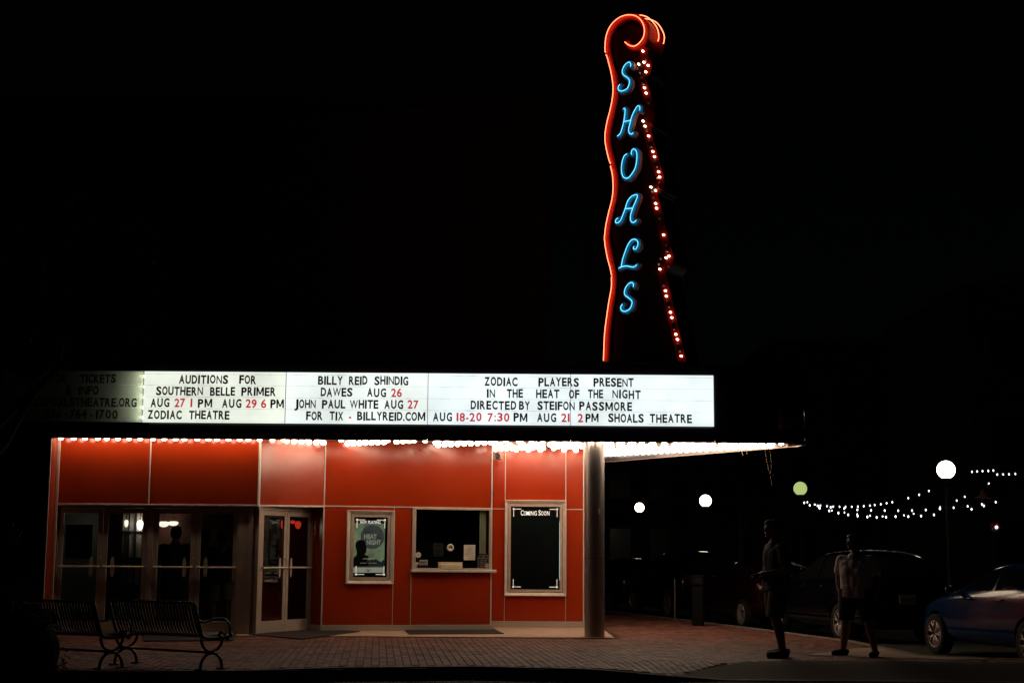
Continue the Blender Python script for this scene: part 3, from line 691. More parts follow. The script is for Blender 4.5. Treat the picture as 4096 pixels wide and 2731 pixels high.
# tray
t = thing('ticket_tray', 'cream pass-through ticket tray on the ticket window sill', 'tray', Cw.M @ Vector((ZT(1050,890)[0], 0, ZT(1050,890)[1])))
M_cream = mat('cream_metal', (.70,.60,.44), .4, var=.1)
tbox('back_plate', 733, 1365, 698, 880, -.028, -.006, M_cream, t)
q = MB(Cw.M); a, zb_ = ZT(775, 893); b, zt_ = ZT(1325, 752); q.bbox(a, b, -.075, -.028, zb_, zt_, .016); q.build('scoop', M_cream, t)
# notice
t = thing('notice_sheet', 'white notice sheet with please call lettering taped in the ticket window', 'notice', Cw.M @ Vector((ZT(1550,645)[0], 0, ZT(1550,645)[1])))
tbox('sheet', 1402, 1705, 250, 645, -.0085, -.006, mat('notice_paper', (.66,.62,.52), .7), t)
M_nink = mat('notice_ink', (.20,.14,.13), .7)
for s, x0, x1, y0, y1 in (('IF YOU NEED',1478,1628,296,312),('TICKETS',1505,1600,323,339),('OR OTHER',1492,1612,350,366),('INFORMATION',1466,1634,377,393),('AND THERE IS',1472,1632,404,420),
    ('NO ONE',1508,1590,432,447),('AT THE BOX OFFICE',1438,1665,459,476),('PLEASE CALL',1450,1642,490,511),('(256) 764-1700',1460,1642,524,546),('THANK YOU',1510,1588,568,578),('THE SHOALS THEATRE',1452,1648,599,608)):
    ttext(s, x0, x1, y0, y1, M_nink, t, -.0085)
# hours sign
t = thing('hours_sign', 'black office hours sign with pale lettering in the corner of the ticket window', 'sign', Cw.M @ Vector((ZT(1910,860)[0], 0, ZT(1910,860)[1])))
tbox('board', 1760, 2072, 478, 862, -.016, -.010, M_pdark, t)
M_hp = mat('hours_print', (.55,.42,.36), .6)
def tline(pts, parent, m=M_hp, r=.0028):
    q = MB(Cw.M); q.tube([(ZT(x,y)[0], -.017, ZT(x,y)[1]) for x, y in pts], r, 5); q.build('border_line', m, parent)
tline([(1915,560),(1880,572),(1885,535),(1860,518),(1810,540),(1770,575),(1770,835),(1830,862)], t); tline([(1915,560),(1950,572),(1945,535),(1970,518),(2020,540),(2058,575),(2058,835),(2000,862)], t); tline([(1916,490),(1922,530),(1905,570),(1916,580),(1928,570)], t)
for s, x0, x1, y0, y1 in (('MANAGERS OFFICE HOURS',1790,2036,588,614),('11 AM - 5 PM',1832,1994,642,670),('MONDAY - FRIDAY',1822,2004,692,722),('IF YOU CAN NOT REACH',1802,1985,750,768),('256-764-1700',1832,1990,795,828)):
    ttext(s, x0, x1, y0, y1, M_hp, t, -.016)
tt = thing('sticker', 'round grey sticker on the corner of the black office hours sign', 'sticker', Cw.M @ Vector((ZT(2005,840)[0], 0, ZT(2005,840)[1])))
tdisc('disc', 2006, 788, 54, -.020, mat('sticker_grey', (.42,.40,.37), .6), tt, .002)
tbox('print', 1968, 2044, 776, 792, -.0235, -.0225, mat('sticker_blue', (.08,.12,.2), .6), tt)
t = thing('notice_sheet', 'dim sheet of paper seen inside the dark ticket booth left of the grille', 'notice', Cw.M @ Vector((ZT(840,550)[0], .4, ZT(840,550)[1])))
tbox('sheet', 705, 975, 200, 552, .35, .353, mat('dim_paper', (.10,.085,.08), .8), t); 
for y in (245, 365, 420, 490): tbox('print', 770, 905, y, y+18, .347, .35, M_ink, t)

# ------------------------------------------------------------------ marquee
XN = at(3215, 1700, 26.0).x - .55
def arc(cx, cy, r, a0, a1, n): return [(cx+r*math.cos(math.radians(a0+(a1-a0)*k/n)), cy+r*math.sin(math.radians(a0+(a1-a0)*k/n))) for k in range(n+1)]
nose = arc(XN, 25.95, .55, -90, 48, 14)
OUT = [(-13, 25.4)] + nose + [(xr+.02, 31.8)]
ZB, ZT_ = 3.278, 4.60
marquee = thing('marquee', 'long black theatre marquee with lit letter boards and rows of bulbs beneath', 'marquee', (-1, 25.4, ZB))
def ribbon_wall(pts, z0, z1, th):
    """vertical band with thickness th towards the inside"""
    n = len(pts); V = [Vector((p[0], p[1], 0)) for p in pts]; inn = []
    for i in range(n):
        a = (V[i]-V[i-1]).normalized() if i else (V[1]-V[0]).normalized(); b = (V[i+1]-V[i]).normalized() if i < n-1 else a
        t_ = (a+b).normalized(); inn.append(V[i] + Vector((-t_.y, t_.x, 0))*th)
    vs = [(p.x,p.y,z0) for p in V]+[(p.x,p.y,z1) for p in V]+[(p.x,p.y,z0) for p in inn]+[(p.x,p.y,z1) for p in inn]
    fs = []
    for i in range(n-1): fs += [(i,i+1,i+1+n,i+n), (i+2*n,i+1+2*n,i+1+3*n,i+3*n), (i,i+1,i+1+2*n,i+2*n), (i+n,i+1+n,i+1+3*n,i+3*n)]
    fs += [(0,n,3*n,2*n),(n-1,2*n-1,4*n-1,3*n-1)]
    return vs, fs
bz0 = (at(575,1687.5,25.37).z + at(2855,1705.5,25.37).z)/2; bz1 = (at(575,1483,25.37).z + at(2855,1502.5,25.37).z)/2
bxs = [at(px, 1590, 25.37).x for px in (5, 573, 1143, 1712, 2283, 2856)]
seam = bz0 - .03
# fascia panels between seams
fx = [-13, bxs[0]-.01, bxs[1], bxs[2], bxs[3], bxs[4], bxs[5]+.012, XN]
for a, b in zip(fx, fx[1:]):
    for (za, zb_) in ((ZB, seam), (bz1+.014, ZT_)):
        q = MB(); q.add(*ribbon_wall([(a+.002,25.4),(b-.002,25.4)], za, zb_-.003, .05)); q.build('fascia_panel', M_black, marquee)
for a, b in ((fx[0], fx[1]), (fx[6], fx[7])):
    q = MB(); q.add(*ribbon_wall([(a+.002,25.4),(b-.002,25.4)], seam, bz1+.014, .05)); q.build('fascia_panel', M_black, marquee)
for (za, zb_) in ((ZB, seam), (seam, ZT_)):
    q = MB(); q.add(*ribbon_wall(nose, za, zb_-.003, .05)); q.build('nose_panel', mat('nose_enamel', (.035,.012,.012), .12, bump=.05, bscale=3), marquee, smooth=True)
    q = MB(); q.add(*ribbon_wall([nose[-1], OUT[-1]], za, zb_-.003, .05)); q.build('fascia_panel', M_black, marquee)
q = MB(); q.box(bxs[1]+.09, XN, 25.462, 25.468, ZB+.03, ZT_-.02); q.build('leak_blind', M_black, marquee)  # unseen black sheet added to stop bulb light leaking through the seams
# bottom edge lip in bare metal
q = MB(); q.add(*ribbon_wall([(-13,25.392)]+[(p[0], p[1]) for p in arc(XN, 25.95, .558, -90, 48, 14)]+[(xr+.03, 31.82)], ZB-.012, ZB+.004, .07)); q.build('edge_trim', mat('edge_metal', (.22,.14,.11), .3, .6), marquee)
q = MB(); q.prism([(p[0], p[1]) for p in [(-13,25.46)]+arc(XN,25.95,.49,-90,48,10)+[(xr,31.6),(xr,33),(-13,33)]], ZT_-.06, ZT_-.02); q.build('roof_deck', M_black, marquee)
# soffit boards
poly_s = [(XA0,25.47)]+arc(XN,25.95,.40,-90,48,8)+[(xr+.0,31.5),(xr,29.08),(-.35,29.08),(-.35,27.84),(-3.36,27.09),(XA1,25.745),(XA0,25.745)]
q = MB(); nn = len(poly_s)
q.add([(x,y,sz(y)) for x, y in poly_s]+[(x,y,sz(y)+.04) for x, y in poly_s], [tuple(range(nn)), tuple(range(nn,2*nn))]+[(i,(i+1)%nn,(i+1)%nn+nn,i+nn) for i in range(nn)])
q.build('soffit', M_soffit, marquee)
# letter boards
M_face = []
for k, (c, s) in enumerate((((.85,.90,.78),.98), ((.87,.945,.90),1.0), ((.86,.955,.965),1.02), ((.855,.95,.955),1.0))):
    m = emis('board_glow', c, s, (.02,.02,.02)); n = m.node_tree; pb = n.nodes['Principled BSDF']
    t1 = n.nodes.new('ShaderNodeTexNoise'); t1.inputs['Scale'].default_value = 1.1; t1.inputs['Detail'].default_value = 5
    tc = n.nodes.new('ShaderNodeTexCoord'); n.links.new(tc.outputs['Object'], t1.inputs['Vector'])
    mr = n.nodes.new('ShaderNodeMapRange'); mr.inputs[1].default_value = .3; mr.inputs[2].default_value = .7; mr.inputs[3].default_value = s*.86; mr.inputs[4].default_value = s*1.2
    n.links.new(t1.outputs[0], mr.inputs[0]); n.links.new(mr.outputs[0], pb.inputs['Emission Strength']); M_face.append(m)
M_acr = bpy.data.materials.new('unlit_acrylic'); M_acr.use_nodes = True; _n = M_acr.node_tree; _n.nodes.clear()
_o = _n.nodes.new('ShaderNodeOutputMaterial'); _d = _n.nodes.new('ShaderNodeBsdfDiffuse'); _d.inputs[0].default_value = (.16,.12,.12,1)
_tl = _n.nodes.new('ShaderNodeBsdfTranslucent'); _tl.inputs[0].default_value = (.62,.64,.54,1); _ad = _n.nodes.new('ShaderNodeMixShader'); _ad.inputs[0].default_value = .6
_n.links.new(_d.outputs[0], _ad.inputs[1]); _n.links.new(_tl.outputs[0], _ad.inputs[2]); _n.links.new(_ad.outputs[0], _o.inputs[0])
rowz = []
# baselines (pixel y at x = 1700) of the four rows
slope = .0082
for yb in (1540, 1587.5, 1635, 1682.5): rowz.append(at(1700, yb, 25.34).z)
rails = [at(1700, y, 25.35).z for y in (1502.5, 1547.5, 1594, 1640.5, 1689)]
boards = []
for k in range(5):
    a, b = bxs[k]+.003, bxs[k+1]-.003
    bd = link('letter_board', None, marquee, M=Matrix.Translation(((a+b)/2, 25.38, bz0)))
    q = MB(); q.box(a, b, 25.372, 25.385, bz0, bz1); q.build('acrylic_face', M_acr if k == 0 else M_face[k-1], bd)
    for z in rails:
        q = MB(); q.add([(a+.01,25.366,z-.003),(b-.01,25.366,z-.003),(b-.01,25.366,z+.003),(a+.01,25.366,z+.003)],[(0,1,2,3)]); q.build('letter_rail', M_dirt if random.random() < 1 else M_white, bd)
    q = MB(); q.box(b-.004, b+.004, 25.36, 25.372, bz0, bz1); q.build('divider', mat('divider_white', (.6,.62,.6), .5) if k < 5 else M_black, bd)
    boards.append(bd)
# light box behind the first board: its own tubes are out, the neighbour's tube spills in
q = MB(); a, b = bxs[0], bxs[1]
q.box(a-.02, a, 25.39, 25.75, bz0-.02, bz1+.02); q.box(a, b+.05, 25.73, 25.75, bz0-.02, bz1+.02); q.box(a, b+.05, 25.39, 25.73, bz0-.03, bz0-.003); q.box(a, b+.05, 25.39, 25.73, bz1+.003, bz1+.03)
q.box(b+.05, b+.07, 25.39, 25.75, bz0-.02, bz1+.02)
q.build('light_box', mat('lightbox_grey', (.01,.01,.01), .9, spec=0), marquee)
M_tubeg = emis('tube_glow', (.94,1,.90), 125)
for k in range(5): q = MB(); zz = bz0+.08+k*(bz1-bz0-.16)/4; q.tube([(b-.08,25.45,zz),(b+.045,25.45,zz)], .02, 8); q.build('fluorescent_tube', M_tubeg, marquee)
TXT = [ # board, row, [(word, x0, x1, red)]
 (0,0,[('FOR',196,260,0),('TICKETS',316,460,0)]), (0,1,[('&',261,278,0),('INFO',312,392,0)]), (0,2,[('THESHOALSTHEATRE.ORG',88,547,0)]),
 (0,3,[('256',180,248,1),('-',262,271,1),('764',282,350,1),('-',363,373,1),('1700',386,473,1)]),
 (1,0,[('AUDITIONS',713,910,0),('FOR',954,1022,0)]), (1,1,[('SOUTHERN',623,810,0),('BELLE',839,939,0),('PRIMER',964,1102,0)]),
 (1,2,[('AUG',603,678,0),('27',698,741,1),('1',762,773,1),('PM',792,849,0),('AUG',889,966,0),('29',983,1027,1),('6',1044,1065,1),('PM',1082,1136,0)]),
 (1,3,[('ZODIAC',593,729,0),('THEATRE',758,920,0)]),
 (2,0,[('BILLY',1270,1369,0),('REID',1394,1468,0),('SHINDIG',1496,1632,0)]), (2,1,[('DAWES',1282,1409,0),('AUG',1468,1544,0),('26',1564,1607,1)]),
 (2,2,[('JOHN',1178,1263,0),('PAUL',1288,1382,0),('WHITE',1400,1514,0),('AUG',1538,1613,0),('27',1631,1674,1)]),
 (2,3,[('FOR',1226,1292,0),('TIX',1320,1374,0),('-',1397,1407,1),('BILLYREID.COM',1430,1702,0)]),
 (3,0,[('ZODIAC',1937,2070,0),('PLAYERS',2153,2316,0),('PRESENT',2374,2535,0)]),
 (3,1,[('IN',1947,1980,0),('THE',2027,2092,0),('HEAT',2144,2238,0),('OF',2276,2318,0),('THE',2352,2413,0),('NIGHT',2450,2563,0)]),
 (3,2,[('DIRECTED',1883,2065,0),('BY',2076,2120,0),('STEIFON',2150,2299,0),('PASSMORE',2317,2528,0)]),
 (3,3,[('AUG',1733,1809,0),('18-20',1827,1927,1),('7:30',1951,2038,1),('PM',2055,2110,0),('AUG',2149,2225,0),('21',2245,2279,1),('2',2311,2331,1),('PM',2342,2394,0),('SHOALS',2433,2575,0),('THEATRE',2599,2767,0)]),
]
_gm = {}
M_inkp = translucent('plum_letter', (.10,.012,.02), (.10,.015,.03), .6)[0]
CAPH = 34.5*25.34/6000
def glyph(ch, red):
    if (ch, red) in _gm: return _gm[(ch, red)]
    if ch == '1': ch = 'I'
    vs, fs = text_mesh(ch, .012 if ch in 'MWN' else .034, .5)
    H, _ = text_mesh('H', .026, .5); hy0, hy1 = min(v[1] for v in H), max(v[1] for v in H); sc = CAPH/(hy1-hy0)
    x0, x1 = min(v[0] for v in vs), max(v[0] for v in vs)
    wn = {'I':.032,'1':.032,'-':.040,'.':.026,':':.026,'M':.128,'W':.136,'J':.075,'L':.080,'F':.082,'E':.082,'O':.095,'Q':.095,'&':.1}.get(ch, .092)
    sx = wn/(x1-x0)
    if red: vs, fs = text_mesh(ch, .026, .0); x0, x1 = min(v[0] for v in vs), max(v[0] for v in vs); sx = wn/(x1-x0)
    if ch == 'M' and not red:
        q = MB(); st = .026; W = wn; Hh = CAPH
        for a_ in (0, W-st): q.box(a_, a_+st, -.006, 0, 0, Hh)
        for sg, xa in ((1, 0), (-1, W)):
            q.add([(xa, -.0065, Hh), (xa+sg*st*1.1, -.0065, Hh), (W/2+sg*st*.42, -.0065, 0.02), (W/2-sg*st*.42, -.0065, .02)], [(0,1,2,3)])
        r = (q.mesh('letter', M_ink), wn); _gm[(ch, red)] = r; return r
    q = MB(); q.add([((v[0]-x0)*sx, -.006*(v[2]+.5), (v[1]-hy0)*sc) for v in vs], fs)
    r = (q.mesh('letter', M_inkp if red == 2 else (M_inkr if red else M_ink)), wn); _gm[(ch, red)] = r; return r
for bi, row, words in TXT:
    for wd, x0, x1, red in words:
        X0, X1 = at(x0, 1600, 25.355).x, at(x1, 1600, 25.355).x
        gs = [glyph(c, red if bi else red*2) for c in wd]; tot = sum(g_[1] for g_ in gs)
        gap = (X1-X0-tot)/(len(gs)-1) if len(gs) > 1 else 0; sc = 1
        if gap < .012 and len(gs) > 1: sc = (X1-X0-.012*(len(gs)-1))/tot; gap = .012
        if gap > .05: sc = min(1.12, (X1-X0-.04*(len(gs)-1))/tot); gap = (X1-X0-tot*sc)/(len(gs)-1)
        x = X0
        for g_ in gs:
            zj = random.uniform(-.005, .005); bi2 = bi + (1 if bi == 3 and x > bxs[4] else 0)
            M = Matrix.Translation((x, 25.362, rowz[row]+zj)) @ Matrix.Rotation(random.uniform(-.012,.012), 4, 'Y') @ Matrix.Diagonal((sc,1,1,1))
            link('letter', g_[0], boards[bi2], M=M); x += g_[1]*sc + gap
# bulbs
bulb_me = None
q = MB(); q.lathe([(0,-.092),(.032,-.085),(.050,-.055),(.042,-.026),(.016,-.004),(.016,.012)], seg=10); bulb_me = q.mesh('bulb', M_bulb, True)
bulbs = []
x = at(250,1750,25.6).x
while x < XN+.2: bulbs.append((x, 25.515)); x += random.choice((.15,.19,.19,.22))
def row(p, r, step=.17):
    p, r = Vector(p), Vector(r); n = int((r-p).length/step)
    for k in range(n+1): v = p.lerp(r, k/max(1,n)); bulbs.append((v.x, v.y))
# diagonal chevrons over the recessed entrance
row((-3.9,26.05),(-3.35,26.75)); row((-2.95,27.05),(-1.75,25.75)); row((-1.45,27.4),(-.35,26.15)); row((-1.75,25.75),(-.9,26.9),.3)
row((-.2,28.2),(1.2,28.2),.2); row((-.25,27.5),(1.3,27.5),.22); row((.2,26.8),(1.45,26.8),.22); row((1.7,26.4),(3.9,26.4),.2); row((-.3,28.8),(.75,27.3)); row((.75,27.3),(1.1,26.0),.22); row((-.3,28.8),(-.2,27.0),.25); row((.1,28.9),(1.25,28.9),.2)
row((1.75,31.0),(4.62,26.65),.19); row((1.75,29.8),(4.55,26.4),.19); row((1.55,28.7),(4.2,26.05),.21); row((1.5,27.5),(3.3,25.95),.21); row((1.85,30.6),(2.6,29.6),.2)
inner_ok = []
for x, y in bulbs:
    if all((x-a)**2+(y-b)**2 > .01 for a, b in inner_ok): inner_ok.append((x, y))
XC = at(2378, 2200, 25.78).x
inner_ok = [b for b in inner_ok if math.hypot(b[0]-XC, b[1]-25.78) > .26 and random.random() > .03]
for x, y in inner_ok[:297]: link('bulb', bulb_me, marquee, M=Matrix.Translation((x, y, sz(y)-.002)))
# column
col = thing('column', 'brushed steel column holding up the marquee corner', 'column', (XC, 25.78, 0))
def colprof(z0, z1): return [(.171,z0),(.171,z1)]
q = MB(Matrix.Translation((XC,25.78,0))); q.lathe([(.171,.01),(.171,.7),(.171,1.315)], seg=48, caps=False); q.lathe([(.171,1.32),(.171,2.2),(.171,3.33)], seg=48, caps=False); q.build('sheathing', M_steel, col, smooth=True)
q = MB(Matrix.Translation((XC,25.78,0))); q.lathe([(.167,1.31),(.167,1.33)], seg=32); q.build('seam', M_black, col, smooth=True)
q = MB(Matrix.Translation((XC,25.78,0))); q.box(-.20,.24,-.19,.2,-.02,.009); q.build('base_pad', M_conc, col)
q = MB(Matrix.Translation((XC,25.78,0))); q.add([(.05,-.1645,2.06),(.085,-.1495,2.06),(.085,-.1495,2.16),(.05,-.1645,2.16)], [(0,1,2,3)]); q.build('torn_sticker', M_paper, col)
# horn loudspeaker
hp = at(1990, 1828, 28.2); hs = thing('horn_speaker', 'small grey horn loudspeaker fixed above the narrow red strip', 'loudspeaker', hp)
Mh = Matrix.Translation(hp) @ Matrix.Rotation(math.radians(-25), 4, 'Z') @ Matrix.Rotation(math.radians(-12), 4, 'X')
q = MB(Mh); q.lathe([(.025,.12),(.03,.05),(.05,.0),(.078,-.045),(.082,-.05),(.076,-.047),(.045,.0),(.02,.04),(0,.04)], (0,0,0), 20, 'Y'); q.build('bell', mat('horn_grey', (.16,.14,.13), .6), hs, smooth=True)
q = MB(Mh); q.ball((0,.0,0), .018); q.build('driver_cap', M_blackm, hs, smooth=True)
q = MB(); q.tube([hp+Vector((0,.1,0)), hp+Vector((-.03,.9,.02))], .012, 6); q.build('bracket', M_blackm, hs)
# mats
def flatmat(pts, label, z=.012):
    t = [atz(px, py, z) for px, py in pts]; q = MB(); q.prism([(p.x, p.y) for p in t], .008, .018)
    return q.build('door_mat', M_mat, label=label, cat='door mat')
flatmat([(994,2536),(1246,2512),(1440,2524),(1209,2554)], 'dark diamond-shaped mat in front of the angled double door')
flatmat([(1612,2514),(1977,2514),(2016,2533),(1635,2535)], 'dark rectangular mat below the ticket window')
flatmat([(570,2535),(945,2533),(933,2559),(575,2562)], 'dark ribbed mat before the left glass doors behind the bench')
# emblem on the dark wing
em = thing('wall_emblem', 'faint fleur-de-lis emblem on the dark wall left of the doors', 'emblem', at(50, 2130, 25.4))
M_emb = mat('emblem_grey', (.16,.15,.13), .5)
ZE = lambda x, y: at(x/2.008, 1950+y/2.008, 25.38)
for pts in ([(35,350),(50,390),(75,420),(100,435),(130,415),(155,385),(170,350)], [(100,285),(92,320),(100,365),(112,320),(100,285)], [(88,370),(80,335),(62,322),(68,345)], [(112,370),(125,330),(145,322),(140,345)], [(75,365),(130,362)]):
    q = MB(); q.tube([ZE(*p) for p in pts], .010, 6); q.build('stroke', M_emb, em)
# dangling wires at the nose
wr = [at(px, py, 26.0) for px, py in ((3062,1785),(3060,1800),(3068,1850),(3075,1880),(3082,1905),(3088,1945))]
q = MB(); q.tube(wr, .0022, 4); q.tube([at(3082,1905,26), at(3094,1900,26)], .002, 4); q.tube([at(px, py, 26) for px, py in ((3077,1785),(3085,1850),(3084,1890))], .0018, 4)
q.build('loose_wire', mat('wire_tan', (.35,.28,.2), .6), label='loose pale wires dangling from the marquee nose', cat='wire')
for x0_, y0_, x1_, y1_, lb in ((2965,1800,2972,1822,'short loose wire under the marquee, left of two'), (2985,1803,2988,1818,'short loose wire under the marquee, right of two')):
    q = MB(); q.tube([at(x0_,y0_-8,26.6), at(x0_+2,y0_+5,26.6), at(x1_,y1_,26.6)], .004, 4); q.build('loose_wire', bpy.data.materials['wire_tan'], label=lb, cat='wire')

# ------------------------------------------------------------------ neon blade sign
al = math.radians(30); SU = Vector((math.cos(al), -math.sin(al), 0)); SN = Vector((math.sin(al), math.cos(al), 0))  # SN points to the back
SP = at(2420, 1437, 26.35)
MS = Matrix(((SU.x, SN.x, 0, SP.x), (SU.y, SN.y, 0, SP.y), (0,0,1,0), (0,0,0,1)))
def sf(px, py, d=0):
    p = at_plane(px, py, SP + SN*d, SN); return Vector(((p-SP).dot(SU), d, p.z))
z1_ = lambda x, y: (2350+x/3.136, y/3.136); z2_ = lambda x, y: (2350+x/3.136, 450+y/3.136); z3_ = lambda x, y: (2350+x/2.85, 900+y/2.85)
sign = thing('neon_sign', 'tall vertical scroll-topped neon sign spelling shoals on top of the marquee', 'neon sign', SP)
outer = [(2505,169)]  # placeholder start, spiral inner end
o_curl = [z1_(485,530),z1_(490,570),z1_(530,620),z1_(590,645),z1_(640,640),z1_(710,600),z1_(760,520),z1_(780,420),z1_(770,320),z1_(720,240),z1_(640,190),z1_(560,178),z1_(470,190),z1_(370,250),z1_(280,350),z1_(240,480),z1_(228,610)]
i_curl = [z1_(520,505),z1_(545,545),z1_(600,575),z1_(650,565),z1_(700,520),z1_(712,440),z1_(700,360),z1_(660,295),z1_(600,258),z1_(530,255),z1_(450,285),z1_(370,350),z1_(320,430),z1_(297,520),z1_(297,640)]
o_left = [z1_(240,720),z1_(275,850),z1_(310,960),z1_(325,1100),z1_(325,1200),z1_(300,1350),z1_(265,1500),z2_(240,150),z2_(228,300),z2_(240,430),z2_(270,580),z2_(305,700),z2_(325,800),z2_(330,950),z2_(315,1080),z2_(275,1230),z2_(240,1380),z2_(222,1568),z3_(210,240),z3_(235,360),z3_(265,480),z3_(278,600),z3_(275,700),z3_(250,860),z3_(222,1050),z3_(200,1250),z3_(193,1560)]
i_left = [z1_(330,800),z1_(380,950),z1_(397,1080),z1_(392,1250),z1_(360,1400),z1_(325,1568),z2_(300,250),z2_(295,350),z2_(310,450),z2_(340,560),z2_(370,680),z2_(390,800),z2_(395,900),z2_(385,1020),z2_(355,1180),z2_(320,1320),z2_(295,1450),z2_(285,1568),z3_(275,260),z3_(305,400),z3_(330,520),z3_(338,620),z3_(330,780),z3_(310,900),z3_(285,1080),z3_(265,1280),z3_(255,1560)]
right = [z1_(745,590),z1_(770,700),z1_(800,770),z1_(812,840),z1_(800,910),z1_(760,955),z1_(728,968),z1_(760,1070),z1_(800,1180),z1_(820,1270),z1_(838,1380),z1_(850,1480),z1_(848,1540),z2_(840,180),z2_(805,215),z2_(820,290),z2_(860,440),z2_(900,590),z2_(945,740),z2_(972,850),z2_(970,930),z2_(930,1000),z2_(885,1025),z2_(910,1120),z2_(935,1230),z2_(960,1340),z2_(990,1460),z3_(925,150),z3_(960,270),z3_(985,350),z3_(990,400),z3_(970,450),z3_(925,520),z3_(900,560),z3_(925,680),z3_(955,790),z3_(985,930),z3_(1030,1130),z3_(1070,1290),z3_(1134,1560)]
def S3(pts, d=0): return [sf(x, y, d) for x, y in pts]
TH = .62
# band : front relief ribbon between outer and inner line (curl + left wave)
def band_mesh(O, I, d0, d1, name, mt):
    n = 140
    def rs(P):
        P = spline(P, 6); L_ = [0]
        for a, b in zip(P, P[1:]): L_.append(L_[-1]+(b-a).length)
        out = []; j = 0
        for k in range(n+1):
            t = L_[-1]*k/n
            while j < len(P)-2 and L_[j+1] < t: j += 1
            out.append(P[j].lerp(P[j+1], (t-L_[j])/max(1e-9, L_[j+1]-L_[j])))
        return out
    a, b = rs(O), rs(I); q = MB(MS)
    vs = [(p.x,d0,p.z) for p in a]+[(p.x,d0,p.z) for p in b]+[(p.x,d1,p.z) for p in a]+[(p.x,d1,p.z) for p in b]; m = n+1; fs = []
    for k in range(n): fs += [(k,k+1,m+k+1,m+k),(2*m+k,2*m+k+1,3*m+k+1,3*m+k),(k,k+1,2*m+k+1,2*m+k),(m+k,m+k+1,3*m+k+1,3*m+k)]
    fs += [(0,m,3*m,2*m),(n,m+n,3*m+n,2*m+n)]
    q.add(vs, fs); return q.build(name, mt, sign), a, b
M_rim = mat('sign_rim_red', (.30,.014,.006), .4, var=.3, vscale=5)
_, ca_, cb_ = band_mesh(S3(o_curl), S3(i_curl), -.03, TH+.03, 'scroll', M_signred)
_, la_, lb_ = band_mesh(S3([o_curl[-1]]+o_left), S3([i_curl[-1]]+i_left), -.03, TH+.03, 'border_band', M_signred)
# main face and body
outline = [p for p in spline(S3([z1_(228+45,610)]), 1)] if False else []
facepts = [Vector((p.x, 0, p.z)) for p in spline(S3([(x+14, y) for x, y in [o_curl[-1]]+o_left]), 3)]
rpts = [Vector((p.x, 0, p.z)) for p in spline(S3(right), 3)]
topc = [Vector((p.x,0,p.z)) for p in S3([z1_(700,600), z1_(640,625), z1_(560,600), z1_(480,500), z1_(440,400), z1_(350,420), z1_(290,520)])]
face = facepts[::-1] + topc[::-1] + rpts
n = len(face); q = MB(MS)
q.add([(p.x,.0,p.z) for p in face]+[(p.x,TH,p.z) for p in face], [tuple(range(n)), tuple(range(n,2*n))]+[(i,(i+1)%n,(i+1)%n+n,i+n) for i in range(n)])
q.build('body', M_signface, sign)
# cheek behind the scroll
cc = [Vector((p.x,0,p.z)) for p in spline(S3(o_curl[3:]), 3)]; n = len(cc)
q = MB(MS); q.add([(p.x,.04,p.z) for p in cc]+[(p.x,TH-.04,p.z) for p in cc], [tuple(range(n)), tuple(range(n,2*n))]+[(i,(i+1)%n,(i+1)%n+n,i+n) for i in range(n)]); q.build('scroll_cheek', M_signface, sign)
# bulb strip : raised red edging that follows the stepped right side
n = len(rpts); q = MB(MS); inn = [p + Vector((-.16,0,0)) for p in rpts]
vs = [(p.x,-.012,p.z) for p in rpts]+[(p.x,-.012,p.z) for p in inn]+[(p.x,.0,p.z) for p in rpts]+[(p.x,.0,p.z) for p in inn]; fs = []
for k in range(n-1): fs += [(k,k+1,n+k+1,n+k),(k,k+1,2*n+k+1,2*n+k),(n+k,n+k+1,3*n+k+1,3*n+k)]
q.add(vs, fs); q.build('bulb_edging', mat('edging_red', (.34,.005,.001), .5, var=.3, vscale=6, spec=.1), sign)
# neon tubes of the outline
def neon(pts, d=-.075, r=.0075, m=M_neonr, name='neon_tube', par=None):
    P = spline(S3(pts, 0), 5); q = MB(MS); q.tube([(p.x, d, p.z) for p in P], r, 7); return q.build(name, m, par or sign, smooth=True)
neon([z1_(*p) for p in ((252,672),(245,668),(243,600),(255,480),(290,380),(345,300),(430,235),(520,208),(600,212),(660,240),(710,300),(735,380),(733,440),(715,500),(670,560),(620,593),(580,598),(530,578),(490,545))])
neon([z1_(*p) for p in ((252,705),(262,715),(290,810),(325,960),(343,1110),(335,1250),(305,1400),(265,1560))]+[z2_(*p) for p in ((243,300),(250,420),(280,560),(306,645),(314,652))])
neon([z2_(*p) for p in ((318,688),(312,692),(335,790),(345,950),(330,1100),(290,1260),(255,1420),(237,1568))]+[z3_(*p) for p in ((217,190),(225,260),(250,390),(280,500),(293,568),(300,575))])
neon([z3_(*p) for p in ((300,590),(294,610),(293,720),(265,880),(240,1050),(215,1260),(203,1550))])
# two tubes on the scroll's outer rim, following the curl over its thickness
def rim_tube(zs, d):
    P = spline([sf(*z1_(*p), d) for p in zs], 6); q = MB(MS); q.tube(P, .0085, 7); q.build('neon_tube', M_neonr, sign, smooth=True)
rim_tube(((648,193),(700,200),(760,225),(820,280),(870,350),(892,430),(890,500),(880,522)), .22)
rim_tube(((750,241),(820,260),(880,300),(930,370),(962,450),(962,510),(950,553)), .42)
rim_tube(((710,238),(728,238),(745,240)), .42)
